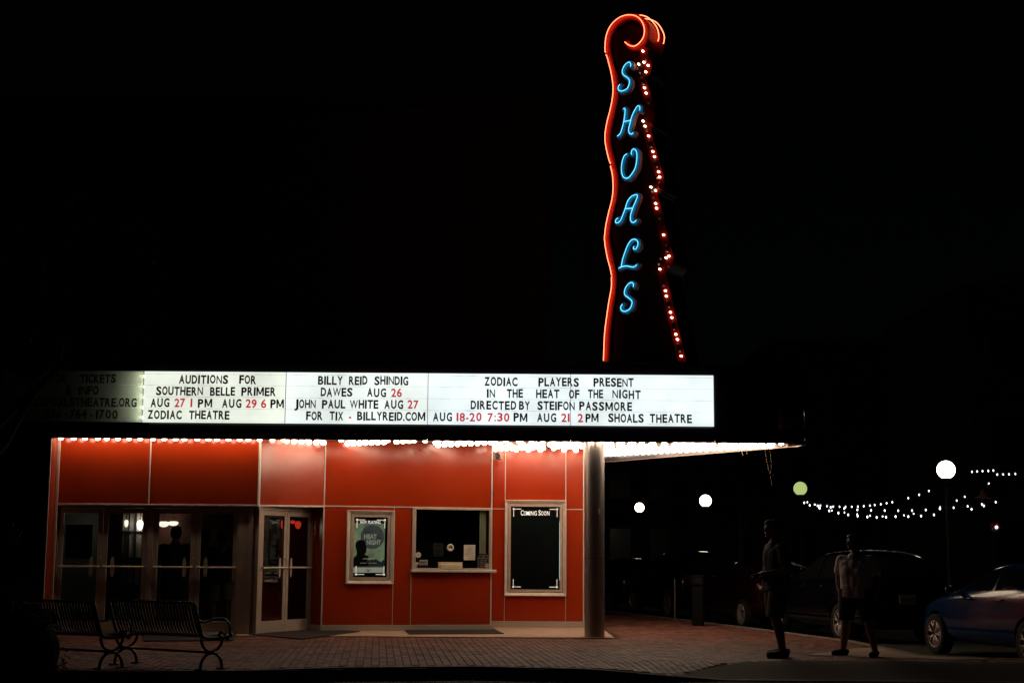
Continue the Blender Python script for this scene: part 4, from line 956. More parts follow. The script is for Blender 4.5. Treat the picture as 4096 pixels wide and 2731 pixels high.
# channel letters
Z1H = lambda pts: [z1_(x, y+1411) for x, y in pts]
LET = {
 0: [[z1_(*p) for p in ((582,868),(585,835),(570,812),(545,818),(510,850),(485,900),(482,940),(500,975),(545,1005),(568,1040),(565,1090),(540,1140),(500,1165),(460,1172),(432,1155),(428,1125),(450,1088))]],
 1: [[z2_(*p) for p in ((490,-14),(511,-24),(515,20),(503,120),(485,200),(455,290),(415,325))], [z2_(*p) for p in ((697,4),(700,-38),(685,-55),(662,-42),(625,20),(595,90),(575,170),(560,230),(562,270),(580,296),(600,296),(618,280))], [z2_(*p) for p in ((506,142),(580,126))]],
 2: [[z2_(*p) for p in ((540,545),(505,570),(480,640),(470,720),(475,790),(495,835),(525,848),(560,840),(610,780),(645,710),(660,630),(663,560),(655,510),(630,485),(605,495),(592,530),(598,555))]],
 3: [[z2_(*p) for p in ((427,1345),(405,1360),(395,1385),(405,1405),(430,1400),(460,1370),(490,1300),(520,1220),(545,1140),(590,1080),(640,1055),(665,1055),(668,1080),(650,1130),(610,1225),(585,1310),(585,1370),(600,1395),(625,1398),(658,1370))], [z2_(*p) for p in ((522,1228),(610,1222))]],
 4: [[z3_(*p) for p in ((572,262),(562,275),(568,292),(590,290),(610,255),(615,220),(600,190),(570,180),(535,195),(500,245),(470,320),(440,410),(425,492))], [z3_(*p) for p in ((395,510),(425,494),(480,483),(530,492),(565,495),(590,480),(603,465))]],
 5: [[z3_(*p) for p in ((562,720),(562,685),(545,670),(515,680),(480,720),(462,770),(470,815),(510,845),(545,880),(545,920),(525,965),(480,995),(445,995),(422,975),(420,945),(440,915))]],
}
def fat(path, wd, d0, d1, par, name, m, taper=True):
    P = spline(path, 5); n = len(P); q = MB(MS); a, b = [], []
    for i, p in enumerate(P):
        t_ = (P[min(i+1,n-1)]-P[max(i-1,0)]).normalized(); nr = Vector((-t_.z, 0, t_.x)); ww = wd
        a.append(p+nr*ww); b.append(p-nr*ww)
    # rounded ends
    def cap(c, s_, t_): 
        nr = Vector((-t_.z,0,t_.x)); return [c + nr*wd*math.cos(f) + t_*wd*s_*math.sin(f) for f in (PI*.25, PI*.5, PI*.75)]
    t1, t0 = (P[-1]-P[-2]).normalized(), (P[1]-P[0]).normalized()
    m_ = n
    vs = [(p.x,d0,p.z) for p in a]+[(p.x,d0,p.z) for p in b]+[(p.x,d1,p.z) for p in a]+[(p.x,d1,p.z) for p in b]; fs = []
    for k in range(n-1): fs += [(k,k+1,m_+k+1,m_+k),(2*m_+k,2*m_+k+1,3*m_+k+1,3*m_+k)]
    side = [(k,k+1,2*m_+k+1,2*m_+k) for k in range(n-1)]+[(m_+k,m_+k+1,3*m_+k+1,3*m_+k) for k in range(n-1)]
    q.add(vs, fs); q.mi = 1; o0 = len(q.v)-4*m_; q.f += [tuple(i+o0 for i in f) for f in side]; q.m += [1]*len(side); q.mi = 0
    for c, s_, t_, i0 in ((P[-1], 1, t1, n-1), (P[0], -1, t0, 0)):
        cp = [Vector(a[i0])]+cap(c, s_, t_)+[Vector(b[i0])]; k_ = len(cp)
        q.mi = 0; q.add([(v.x,d0,v.z) for v in cp], [tuple(range(k_))])
        q.mi = 1; q.add([(v.x,d0,v.z) for v in cp]+[(v.x,d1,v.z) for v in cp], [(i,i+1,i+1+k_,i+k_) for i in range(k_-1)])
    q.mi = 0
    return q.build(name, m, par)
for k in range(6):
    ch = 'SHOALS'[k]; lt = link('channel_letter', None, sign, M=MS @ Matrix.Translation(S3(LET[k][0][:1])[0]))
    lt['label'] = 'blue neon letter ' + ch + (' at the bottom' if k == 5 else (' at the top' if k == 0 else ''))
    for j, path in enumerate(LET[k]):
        P0 = S3(path); fat(P0, .043-.001*j, -.105+.002*j, -.0, lt, 'letter_can', [M_letblue, M_letside])
        P = spline(P0, 5); q = MB(MS); q.tube([(p.x, -.145, p.z) for p in P], .0062, 6); q.build('neon_tube', M_neonb, lt, smooth=True)
# bulbs on the stepped edge
lit = [z1_(*p) for p in ((700,648),(647,812),(712,788),(765,828),(737,908),(720,1108),(740,1174),(702,1525))]+[z2_(*p) for p in ((727,177),(772,300),(825,495),(845,559),(897,748),(909,813),(800,940),(858,982),(860,1145),(871,1204))]+[z3_(*p) for p in ((872,115),(933,357),(900,376),(829,505),(893,751),(903,812),(950,996),(965,1057),(1011,1246),(1030,1305),(1073,1494))]
dim = [z1_(*p) for p in ((742,765),(776,1300),(705,1060),(660,925),(683,985),(632,870))]+[z2_(*p) for p in ((808,155),(878,685),(878,833),(905,950),(815,1005),(837,1075),(910,1340),(750,235),(803,435),(783,365),(855,610),(920,880))]+[z3_(*p) for p in ((902,235),(835,390),(933,483),(873,690),(917,875),(932,935),(993,1185),(1058,1440),(1035,1360),(978,1112),(815,450),(915,302))]
q = MB(); q.ball((0,-.03,0), (.018,.022,.018), 10, 7); q.lathe([(.017,-.02),(.019,.0)], seg=8, axis='Y'); sb_me = q.mesh('bulb', M_spot, True)
q = MB(); q.ball((0,-.03,0), (.020,.024,.020), 10, 7); q.lathe([(.017,-.02),(.019,.0)], seg=8, axis='Y'); sd_me = q.mesh('bulb', M_spotdim, True)
for pts, me in ((lit, sb_me), (dim, sd_me)):
    for p in pts:
        v = sf(*p, -.012); link('bulb', me, sign, M=MS @ Matrix.Translation(v))

# ------------------------------------------------------------------ street lamps
def lamp_post(H):
    q = MB(); q.lathe([(.20,0),(.20,.08),(.16,.12),(.13,.35),(.09,.42),(.055,.6),(.045,H-.42),(.055,H-.36),(.045,H-.30)], seg=14); post = q.mesh('post', mat('post_paint', (.012,.008,.007), .7), True)
    q = MB(); q.lathe([(.05,H-.30),(.10,H-.27),(.115,H-.235),(.13,H-.215),(.13,H-.19),(.10,H-.185)], seg=16); cup = q.mesh('fitter', mat('lamp_fitter', (.10,.05,.035), .5), True)
    q = MB(); q.ball((0,0,H), .205, 24, 16); gl = q.mesh('globe', None, True); return post, cup, gl
LP = [(3784,1878,36,(1,.80,.58),9,'large glowing white globe lamp at right, nearest of the street lamps'), (3201,1953,27,(.50,.62,.21),.88,'dull yellow-green globe lamp between the two walkers'),
      (2822,2002,24,(1,.80,.58),7,'glowing white globe lamp halfway between column and man'), (2558,2029,19,(1,.80,.58),7,'smallest glowing white globe lamp, nearest to the column')]
for px, py, r, c, s, lb in LP:
    Y = .205*6000/r; p = at(px, py, Y); t = thing('street_lamp', lb, 'street lamp', (p.x, p.y, 0 if p.x < 3 else -.1), 'globe street lamps')
    post, cup, gl = lamp_post(p.z + (.1 if p.x >= 3 else 0)); gl.materials.clear(); gl.materials.append(emis('globe_glow', c, s))
    for nm, me in (('post', post), ('fitter', cup), ('globe', gl)): local(nm, me, t)
# ------------------------------------------------------------------ string lights
Z8 = lambda x, y: (3100+x/1.684, 1800+y/1.684)
STR = [
 ('upper festoon string left of the step, right edge of the photo', 38, [(1327,143),(1362,140),(1398,138),(1437,137),(1471,134)]),
 ('short upper festoon string at the right edge of the photo', 38.5, [(1497,161),(1537,160),(1576,159),(1619,157)]),
 ('highest long festoon string rising toward the large lamp', 40, [(218,348),(268,363),(306,370),(350,374),(392,377),(435,378),(475,379),(517,379),(558,377),(598,374),(640,370),(672,366),(713,361),(752,354),(790,347),(898,320),(971,298),(1037,272)]),
 ('middle long festoon string crossing behind the large lamp post', 36, [(197,351),(234,368),(287,371),(299,385),(375,381),(466,389),(555,398),(647,402),(739,403),(830,404),(923,403),(1016,399),(1110,391),(1203,384),(1298,375),(1394,362),(1487,347)]),
 ('lowest sagging festoon string of the four', 34, [(300,388),(365,405),(427,420),(493,432),(557,440),(622,446),(685,449),(748,448),(812,444),(898,444),(984,440),(1071,432),(1112,391),(1324,394),(1407,372)]),
 ('festoon string just above the lowest, rising steeply at right', 43, [(383,403),(468,417),(554,429),(640,438),(725,443),(869,435),(934,426),(1112,381),(1224,336),(1278,311),(1440,222)]),
]
M_fest = emis('festoon_glow', (.92,.88,1), 4)
q = MB(); q.lathe([(0,-.06),(.016,-.048),(.032,-.008),(.030,.0),(.012,.012),(.012,.03)], seg=8); fest_me = q.mesh('bulb', M_fest, True)
M_cable = mat('cable_black', (.01,.01,.01), .6)
for lb, Y, pts in STR:
    P = [at(*Z8(*p), Y) for p in pts]; t = thing('string_light', lb, 'string lights', P[0], 'festoon lights over the side street')
    q = MB(); q.tube([p+Vector((0,0,.03)) for p in P], .004, 4); q.build('cable', M_cable, t)
    for p in P: link('bulb', fest_me, t, M=Matrix.Translation(p) @ Matrix.Diagonal((.6,.6,.6,1)))

# ------------------------------------------------------------------ far buildings, dark
def far_building(x0, x1, y0, y1, h, colr, label, cols, rows, lit=()):
    t = thing('brick_building', label, 'building', ((x0+x1)/2, y0, 0)); m = mat('far_wall', colr, .9, var=.2)
    q = MB(); q.box(x0, x1, y0, y1, 0, h); q.build('wall', m, t); q = MB(); q.box(x0-.15, x1+.15, y0-.2, y1, h, h+.35); q.build('cornice', M_kerb, t)
    wM = mat('far_frame', (.12,.11,.1), .7)
    for i in range(cols):
        for j in range(rows):
            cx = x0+(i+.5)*(x1-x0)/cols; z = 1.0 + j*3.4; ww = (x1-x0)/cols*.25
            q = MB(); q.box(cx-ww-.08, cx+ww+.08, y0-.05, y0-.001, z-.08, z+1.9); f = q.build('window', wM, t)
            q = MB(); q.box(cx-ww, cx+ww, y0-.07, y0-.055, z, z+1.8); q.build('pane', M_black, f)
far_building(2.5, 13, 78, 90, 9, (.10,.05,.04), 'dark two-storey building across the far crossing, left of the others', 5, 2)
far_building(13.2, 24, 74, 86, 12, (.12,.07,.06), 'dark three-storey building far behind the yellow-green lamp', 5, 3)
far_building(16, 34, 52, 64, 11, (.10,.06,.05), 'dark building behind the festoon lights on the right', 7, 3)

def leaf_cloud(q, c, r, n, size, seed, rim=1.0, mi=0):
    rnd = random.Random(seed); q.mi = mi
    for _ in range(n):
        v = Vector((rnd.gauss(0,1), rnd.gauss(0,1), rnd.gauss(0,1))).normalized() * (rnd.random()**.45)
        p = Vector(c) + Vector((v.x*r[0], v.y*r[1], v.z*r[2]))
        if noise.noise(p*1.7) < -.12: continue
        a = Vector((rnd.gauss(0,1), rnd.gauss(0,1), rnd.gauss(0,.6))).normalized(); b = a.cross(Vector((rnd.gauss(0,1), rnd.gauss(0,1), rnd.gauss(0,1)))).normalized(); s_ = size*rnd.uniform(.6,1.3)
        q.add([p, p+a*s_*.5+b*s_*.28, p+a*s_, p+a*s_*.5-b*s_*.28], [(0,1,2,3)])
M_leaf = mat('leaf_dark', (.04,.055,.025), .95, var=.4, spec=.05); M_bark = mat('bark', (.06,.045,.035), .9, bump=.5, bscale=30)
# tree in the left foreground
tr = thing('street_tree', 'dark leafy street tree reaching in from the left over the marquee', 'tree', (-7.2, 19.2, 0))
q = MB(); b0 = Vector((-7.3,19.2,0))
q.tube(spline([b0, (-7.25,19.2,1.2), (-7.05,19.3,2.2)], 4), [.13,.125,.12,.115,.11,.105,.10,.095,.09], 9)
brn = [[(0,1790),(40,1730),(85,1650),(135,1575),(190,1510),(330,1400),(440,1330),(540,1180)], [(-40,1740),(40,1650),(100,1595),(170,1530),(215,1480),(250,1380),(240,1200)]]
q.tube(spline([(-7.05,19.3,2.2)]+[tuple(at(px,py,19.6)) for px, py in brn[0]], 3), [.075*(1-.03*i) for i in range(25)], 7)
q.tube(spline([(-7.05,19.3,2.2)]+[tuple(at(px,py,20.1)) for px, py in brn[1]], 3), [.06*(1-.03*i) for i in range(25)], 7)
q.build('trunk', M_bark, tr, smooth=True)
q = MB()
for k, (px, py, Y, r) in enumerate(((285,1500,19.8,.10),(262,1462,19.8,.15),(150,1440,19.9,.35),(330,1400,19.8,.3),(60,1480,20,.3),(450,1330,19.8,.5),(200,1300,20,.6),(560,1200,19.9,.55),(330,1150,19.6,.7),(80,1150,20,.8),(420,980,20,.8),(180,900,20,.9),(600,1050,19.6,.45),(-60,1300,20,.8))):
    p = at(px, py, Y); leaf_cloud(q, p, (r, r*.9, r*.8), int(160+900*r), .085, k)
q.build('crown', M_leaf, tr)
# far tree behind the nose
p = at(2960, 1960, 44); tr2 = thing('street_tree', 'small dark tree behind the marquee nose near the yellow-green lamp', 'tree', (p.x, 44, 0))
q = MB(); q.tube([(p.x,44,0),(p.x,44,2),(p.x-.1,44,3.6)], [.1,.08,.05], 8); q.tube([(p.x,44,2),(p.x+.6,44,3.2)], [.06,.03], 6); q.build('trunk', M_bark, tr2)
q = MB()
for k in range(7): leaf_cloud(q, (p.x+random.uniform(-.8,.9), 44+random.uniform(-.7,.7), 3.5+random.uniform(-.9,1.2)), (.6,.6,.5), 420, .14, 50+k)
q.build('crown', M_leaf, tr2)
# bush lower left
bc = atz(60, 2731, -.1); bx_ = Vector((-5.62, 17.15, -.15))
bu = thing('clipped_bush', 'rounded dark bush in the lower left corner by the benches', 'bush', bx_)
q = MB(); leaf_cloud(q, (bx_.x, bx_.y, .26), (.66,.5,.56), 18000, .045, 99); q.build('foliage', M_leaf, bu)
q = MB(); q.ball((bx_.x, bx_.y, .24), (.57,.40,.47), 20, 12); q.tube([(bx_.x,bx_.y,-.15),(bx_.x,bx_.y,.2)], .04, 6); q.build('stem', M_bark, bu)

# ------------------------------------------------------------------ benches
def make_bench(label):
    Lb = 1.45; t = bpy.data.objects.new('park_bench', None); C.objects.link(t); t['label'] = label; t['category'] = 'bench'; t['group'] = 'black iron benches by the kerb'
    prof = spline([(0,.47,.375),(0,.485,.41),(0,.44,.43),(0,.25,.405),(0,.10,.415),(0,.03,.47),(0,-.03,.62),(0,-.085,.79),(0,-.12,.825),(0,-.15,.80)], 3)
    q = MB(); n = len(prof); wd = .017
    vs = []
    for p in prof: vs += [(-wd,p.y,p.z),(wd,p.y,p.z)]
    for i, p in enumerate(prof):
        t_ = (prof[min(i+1,n-1)]-prof[max(i-1,0)]).normalized(); nr = Vector((0,-t_.z,t_.y))*.008; vs += [(-wd,p.y+nr.y,p.z+nr.z),(wd,p.y+nr.y,p.z+nr.z)]
    fs = []
    for i in range(n-1):
        a = 2*i; fs += [(a,a+1,a+3,a+2),(2*n+a,2*n+a+1,2*n+a+3,2*n+a+2),(a,a+2,2*n+a+2,2*n+a),(a+1,a+3,2*n+a+3,2*n+a+1)]
    q.add(vs, fs); sl = q.mesh('slat', M_blackm, True)
    for k in range(27): local('slat', sl, t, Matrix.Translation(((k-13)*(Lb-.12)/26, 0, 0)))
    q = MB()
    A_ = lambda c, r, a0, a1, n=12, sy=1, szz=1: [(0, c[0]+r*sy*math.cos(math.radians(a0+(a1-a0)*k/n)), c[1]+r*szz*math.sin(math.radians(a0+(a1-a0)*k/n))) for k in range(n+1)]
    q.tube([(0,.03,0)]+A_((.205,.02), .175, 180, 0, 14)+[(0,.38,0)], .019, 8)                    # lower arch
    q.tube(A_((.205,.385), .175, 180, 360, 14), .018, 8)                                         # upper bow
    q.box(-.03,.03,.12,.29,.185,.215); q.box(-.04,.04,-.03,.09,0,.014); q.box(-.04,.04,.32,.44,0,.014)
    q.tube(spline([(0,-.10,.80),(0,-.02,.56),(0,.06,.40),(0,.25,.37),(0,.50,.385)], 5), .020, 8)
    q.tube(spline([(0,-.04,.60),(0,.06,.575),(0,.20,.60),(0,.33,.61),(0,.43,.585),(0,.49,.51),(0,.50,.43),(0,.47,.38),(0,.38,.385),(0,.33,.41),(0,.33,.44),(0,.36,.445)], 5), [.014]*56, 8)
    q.ball((0,.51,.40), .03, 8, 6); q.ball((0,.46,.36), .024, 8, 6); q.ball((0,.36,.435), .018, 8, 6)
    fr = q.mesh('end_frame', M_blackm, True)
    for s_ in (-1, 1): local('end_frame', fr, t, Matrix.Translation((s_*Lb/2, 0, 0)))
    q = MB(); q.tube([(-Lb/2,.205,.20),(Lb/2,.205,.20)], .015, 8); local('stretcher', q.mesh('stretcher', M_blackm), t)
    q = MB(); q.tube([(-Lb/2,.46,.37),(Lb/2,.46,.37)], .014, 6); q.tube([(-Lb/2,-.11,.80),(Lb/2,-.11,.80)], .012, 6); local('rail', q.mesh('rail', M_blackm), t)
    return t
def bench_M(px_r, Y_r, px_l, Y_l):
    r = at(px_r, 2667, Y_r); l = at(px_l, 2655, Y_l); r.z = l.z = 0; d = (r-l).normalized(); f = Vector((-d.y, d.x, 0)); c = (r+l)/2 - f*.2
    return Matrix(((d.x,f.x,0,c.x),(d.y,f.y,0,c.y),(0,0,.955,.004),(0,0,0,1)))
bench = make_bench('black iron strap bench, right one of the two, its arm scroll near the door')
bench.matrix_world = bench_M(842, 17.95, 502, 18.75)
dup(bench, bench_M(446, 17.95, 105, 18.75), None, 'black iron strap bench, left one of the two, partly behind the bush')
# litter bin behind the left bench
bp = at(142, 2430, 20.2); lb_ = thing('litter_bin', 'round black litter bin with a shiny rim behind the left bench', 'bin', (bp.x, bp.y, 0))
q = MB(Matrix.Translation((bp.x,bp.y,0))); q.lathe([(.285,bp.z-.03),(.31,bp.z-.02),(.312,bp.z),(.28,bp.z)], seg=28); q.build('rim', M_blackm, lb_, smooth=True)
for k in range(28):
    a = 2*PI*k/28; q = MB(Matrix.Translation((bp.x,bp.y,0)) @ Matrix.Rotation(a, 4, 'Z')); q.box(.268,.276,-.018,.018,.04,bp.z-.02); q.build('strap', M_blackm, lb_)
q = MB(Matrix.Translation((bp.x,bp.y,0))); q.lathe([(.25,.02),(.25,bp.z-.06)], seg=20); q.build('liner', M_black, lb_)

# ------------------------------------------------------------------ post and pay station by the side kerb
p = atz(2700, 2480); t = thing('bollard', 'thin pale metal post standing by the side kerb', 'post', (p.x, p.y, 0))
q = MB(Matrix.Translation((p.x,p.y,0))); q.lathe([(.018,0),(.018,.86),(.012,.88)], seg=10); q.build('tube', M_steel, t); q = MB(Matrix.Translation((p.x,p.y,0))); q.lathe([(.06,0),(.06,.012)], seg=12); q.build('base_plate', M_steel, t)
p = atz(2792, 2500); t = thing('pay_station', 'dark upright parking pay station near the side kerb', 'pay station', (p.x, p.y, 0))
q = MB(Matrix.Translation((p.x,p.y,0))); q.bbox(-.11,.11,-.10,.10,0,.78,.02); q.bbox(-.13,.13,-.12,.12,.785,1.0,.03); q.build('housing', mat('station_grey', (.003,.003,.0035), .6, spec=.2), t)
q = MB(Matrix.Translation((p.x,p.y,0))); q.box(-.07,.07,-.124,-.121,.84,.93); q.build('screen', M_black, t)

# ------------------------------------------------------------------ cars
def remeshed(q, name, voxel, mt, smooth_iter=2):
    me = q.mesh(name, mt, True); o = bpy.data.objects.new('tmp', me); C.objects.link(o)
    md = o.modifiers.new('r', 'REMESH'); md.mode = 'VOXEL'; md.voxel_size = voxel; md.use_smooth_shade = True
    if smooth_iter: ms = o.modifiers.new('s', 'SMOOTH'); ms.factor = .5; ms.iterations = smooth_iter
    bpy.context.view_layer.update()
    r = bpy.data.meshes.new_from_object(o.evaluated_get(bpy.context.evaluated_depsgraph_get())); r.name = name
    bpy.data.objects.remove(o); r.materials.clear(); r.materials.append(mt)
    for p in r.polygons: p.use_smooth = True
    return r
M_tyre = mat('tyre', (.007,.007,.007), .9); M_rim_ = mat('alloy_rim', (.62,.55,.52), .35, .3); M_cglass = mat('car_glass', (.008,.009,.011), .04, spec=.9)
M_tail = mat('tail_lens', (.06,.003,.003), .15); M_head = mat('head_lens', (.2,.2,.2), .1); M_plate = mat('plate_white', (.5,.48,.45), .5)
def car_meshes(kind, paint):
    # stations: x, half width, sill z, belt z, roof half width, roof z
    if kind == 'hatch':
        ST = [(2.08,.45,.34,.55,.40,.58),(1.98,.70,.24,.66,.60,.70),(1.70,.83,.20,.80,.66,.84),(1.25,.87,.19,.90,.68,.95),(.85,.88,.19,.96,.66,1.02),(.40,.885,.19,.98,.60,1.28),(.0,.89,.19,.99,.585,1.42),
              (-.5,.89,.19,1.0,.58,1.47),(-1.0,.885,.19,1.02,.575,1.45),(-1.45,.87,.20,1.05,.56,1.38),(-1.80,.84,.24,1.06,.55,1.22),(-2.0,.78,.30,.98,.55,1.04),(-2.06,.62,.36,.80,.5,.84)]; RL = 1.47
    else:
        ST = [(2.25,.5,.36,.62,.45,.66),(2.12,.78,.26,.78,.66,.82),(1.8,.88,.22,.92,.72,.97),(1.2,.91,.21,1.0,.74,1.06),(.85,.92,.21,1.04,.72,1.12),(.35,.92,.21,1.05,.66,1.48),(.0,.925,.21,1.06,.65,1.60),
              (-.6,.925,.21,1.07,.65,1.66),(-1.2,.92,.21,1.08,.64,1.65),(-1.75,.91,.22,1.10,.63,1.60),(-2.05,.89,.25,1.10,.62,1.45),(-2.2,.87,.30,1.06,.66,1.10),(-2.24,.78,.38,.85,.6,.9)]
    q = MB(); rings = []
    for x, w_, zb, zl_, rw, zr in ST:
        g_ = zr - zl_ > .12
        half = [(0,zb),(w_*.8,zb),(w_*.97,zb+.1),(w_,zb+(zl_-zb)*.45),(w_*.985,zl_-.10),(w_*.94,zl_),(rw+(.045 if g_ else 0),zr-(.09 if g_ else .015)),(rw*.85,zr-.01),(0,zr+.02)]
        ring = [(x,y,z) for y, z in half] + [(x,-y,z) for y, z in half[-2:0:-1]]; rings.append(ring)
    m_ = len(rings[0]); vs = [p for r in rings for p in r]; fs = []
    for i in range(len(rings)-1):
        for k in range(m_): fs.append((i*m_+k, i*m_+(k+1)%m_, (i+1)*m_+(k+1)%m_, (i+1)*m_+k))
    fs += [tuple(range(m_)), tuple(range((len(rings)-1)*m_, len(rings)*m_))[::-1]]
    q.add(vs, fs); me = q.mesh('body', paint, True)
    o = bpy.data.objects.new('tmp', me); C.objects.link(o); s_ = o.modifiers.new('s', 'SUBSURF'); s_.levels = 2; s_.render_levels = 2
    wx = 1.31 if kind == 'hatch' else 1.38; wr_ = .315 if kind == 'hatch' else .345
    c = MB()
    for sx in (-1, 1):
        for sy in (-1, 1):
            c.lathe([(0,-.2),(wr_+.06,-.2),(wr_+.06,.3),(0,.3)] if sy > 0 else [(0,-.3),(wr_+.06,-.3),(wr_+.06,.2),(0,.2)], (sx*wx, sy*.85, wr_+.0), 28, 'Y')
    co = bpy.data.objects.new('cut', c.mesh('cut', M_black)); C.objects.link(co)
    b_ = o.modifiers.new('b', 'BOOLEAN'); b_.object = co; b_.operation = 'DIFFERENCE'; b_.solver = 'EXACT'
    bpy.context.view_layer.update()
    body = bpy.data.meshes.new_from_object(o.evaluated_get(bpy.context.evaluated_depsgraph_get())); body.name = 'body'
    bpy.data.objects.remove(o); bpy.data.objects.remove(co)
    for p in body.polygons: p.use_smooth = True
    body.materials.clear(); body.materials.append(paint); body.set_sharp_from_angle(angle=math.radians(38))
    from mathutils.bvhtree import BVHTree
    bm = bmesh.new(); bm.from_mesh(body); tree = BVHTree.FromBMesh(bm); bm.free()
    def project(pts2, axis, sgn, off=.006, nx=10, nz=5):
        """grid patch over quad pts2 (4 corners in the projection plane) snapped on to the body"""
        q = MB(); vs = []; 
        for j in range(nz+1):
            for i in range(nx+1):
                a = Vector(pts2[0]).lerp(Vector(pts2[1]), i/nx); b = Vector(pts2[3]).lerp(Vector(pts2[2]), i/nx); p2 = a.lerp(b, j/nz)
                if axis == 'y': o3, d3 = Vector((p2.x, sgn*3, p2.y)), Vector((0,-sgn,0))
                else: o3, d3 = Vector((sgn*4, p2.x, p2.y)), Vector((-sgn,0,0))
                h = tree.ray_cast(o3, d3)
                if h[0] is None: return None
                nn_ = h[1] if h[1].dot(d3) < 0 else -h[1]
                vs.append(h[0]+nn_*off)
        fs = [(j*(nx+1)+i, j*(nx+1)+i+1, (j+1)*(nx+1)+i+1, (j+1)*(nx+1)+i) for j in range(nz) for i in range(nx)]
        q.add(vs, fs); return q
    parts = []
    def patch(name, quad, axis, sgn, m, **k):
        q = project(quad, axis, sgn, **k)
        if q: parts.append((name, q.mesh(name, m, True)))
    for sg in (1, -1):
        if kind == 'hatch':
            patch('side_window', [(.62,1.02),(-.32,1.03),(-.30,1.355),(.14,1.30)], 'y', sg, M_cglass); patch('side_window', [(-.40,1.03),(-1.15,1.07),(-1.08,1.34),(-.38,1.36)], 'y', sg, M_cglass); patch('quarter_window', [(-1.22,1.08),(-1.52,1.12),(-1.35,1.28),(-1.16,1.32)], 'y', sg, M_cglass)
        else:
            patch('side_window', [(.55,1.10),(-.40,1.12),(-.38,1.53),(.16,1.50)], 'y', sg, M_cglass); patch('side_window', [(-.48,1.12),(-1.25,1.14),(-1.22,1.53),(-.46,1.54)], 'y', sg, M_cglass); patch('quarter_window', [(-1.33,1.15),(-1.85,1.17),(-1.78,1.48),(-1.30,1.52)], 'y', sg, M_cglass)
        x_ = -1.5 if kind != 'hatch' else -1.5
        patch('taillight', [(sg*.80,.86 if kind!='hatch' else .84),(sg*.62,.84),(sg*.60,1.06 if kind!='hatch' else .98),(sg*.76,1.08 if kind!='hatch' else .98)], 'x', -1, M_tail, nx=5, nz=4)
        patch('headlight', [(sg*.66,.56 if kind=='hatch' else .66),(sg*.42,.56 if kind=='hatch' else .64),(sg*.42,.63 if kind=='hatch' else .72),(sg*.68,.66 if kind=='hatch' else .76)], 'x', 1, M_head, nx=5, nz=3)
        for xx in (.22, -.62):
            q = MB(); yb = .875 if kind == 'hatch' else .90
            q.tube(spline([(xx-.10,sg*yb,.905 if kind=='hatch' else .98),(xx-.07,sg*(yb+.03),.905 if kind=='hatch' else .98),(xx+.07,sg*(yb+.03),.90 if kind=='hatch' else .975),(xx+.10,sg*yb,.90 if kind=='hatch' else .975)], 4), .012, 6); parts.append(('door_handle', q.mesh('door_handle', paint, True)))
        q = MB(); q.ball((.62,sg*(.96 if kind=='hatch' else 1.0),1.03 if kind=='hatch' else 1.12), (.07,.10,.06), 12, 8); parts.append(('wing_mirror', q.mesh('wing_mirror', paint, True)))
    patch('windscreen', [(-.60,1.06 if kind=='hatch' else 1.14),(.60,1.06 if kind=='hatch' else 1.14),(.50,1.36 if kind=='hatch' else 1.52),(-.50,1.36 if kind=='hatch' else 1.52)], 'x', 1, M_cglass)
    patch('rear_window', [(-.52,1.12 if kind=='hatch' else 1.16),(.52,1.12 if kind=='hatch' else 1.16),(.48,1.32 if kind=='hatch' else 1.52),(-.48,1.32 if kind=='hatch' else 1.52)], 'x', -1, M_cglass)
    # wheel
    ty = MB(); ty.lathe([(wr_*.66,-.09),(wr_*.9,-.105),(wr_,-.085),(wr_,.085),(wr_*.9,.105),(wr_*.66,.09)], seg=32, axis='Y'); ty_me = ty.mesh('tyre', M_tyre, True)
    rm = MB(); R = wr_*.68
    rm.lathe([(R,-.09),(R*.95,-.095),(R*.93,-.06),(R*.93,.02)], seg=32, axis='Y'); 
    rm.lathe([(0,-.085),(R*.22,-.08),(R*.25,-.06),(0,-.055)], seg=16, axis='Y')
    for k in range(7):
        a = 2*PI*k/7
        for da in (-.13, .13):
            p0 = (R*.18*math.cos(a), -.07, R*.18*math.sin(a)); p1 = (R*.6*math.cos(a+da*.4), -.078, R*.6*math.sin(a+da*.4)); p2 = (R*.95*math.cos(a+da*1.6), -.075, R*.95*math.sin(a+da*1.6)); rm.tube([p0,p1,p2], [.024,.019,.019], 5)
    rim_me = rm.mesh('rim', M_rim_, True); bk = MB(); bk.lathe([(0,-.02),(R*.93,-.02)], seg=24, axis='Y'); bk_me = bk.mesh('brake_disc', mat('brake_black', (.004,.004,.004), .9))
    return dict(body=body, parts=parts, wx=wx, wr=wr_, tyre=ty_me, rim=rim_me, disc=bk_me, kind=kind)
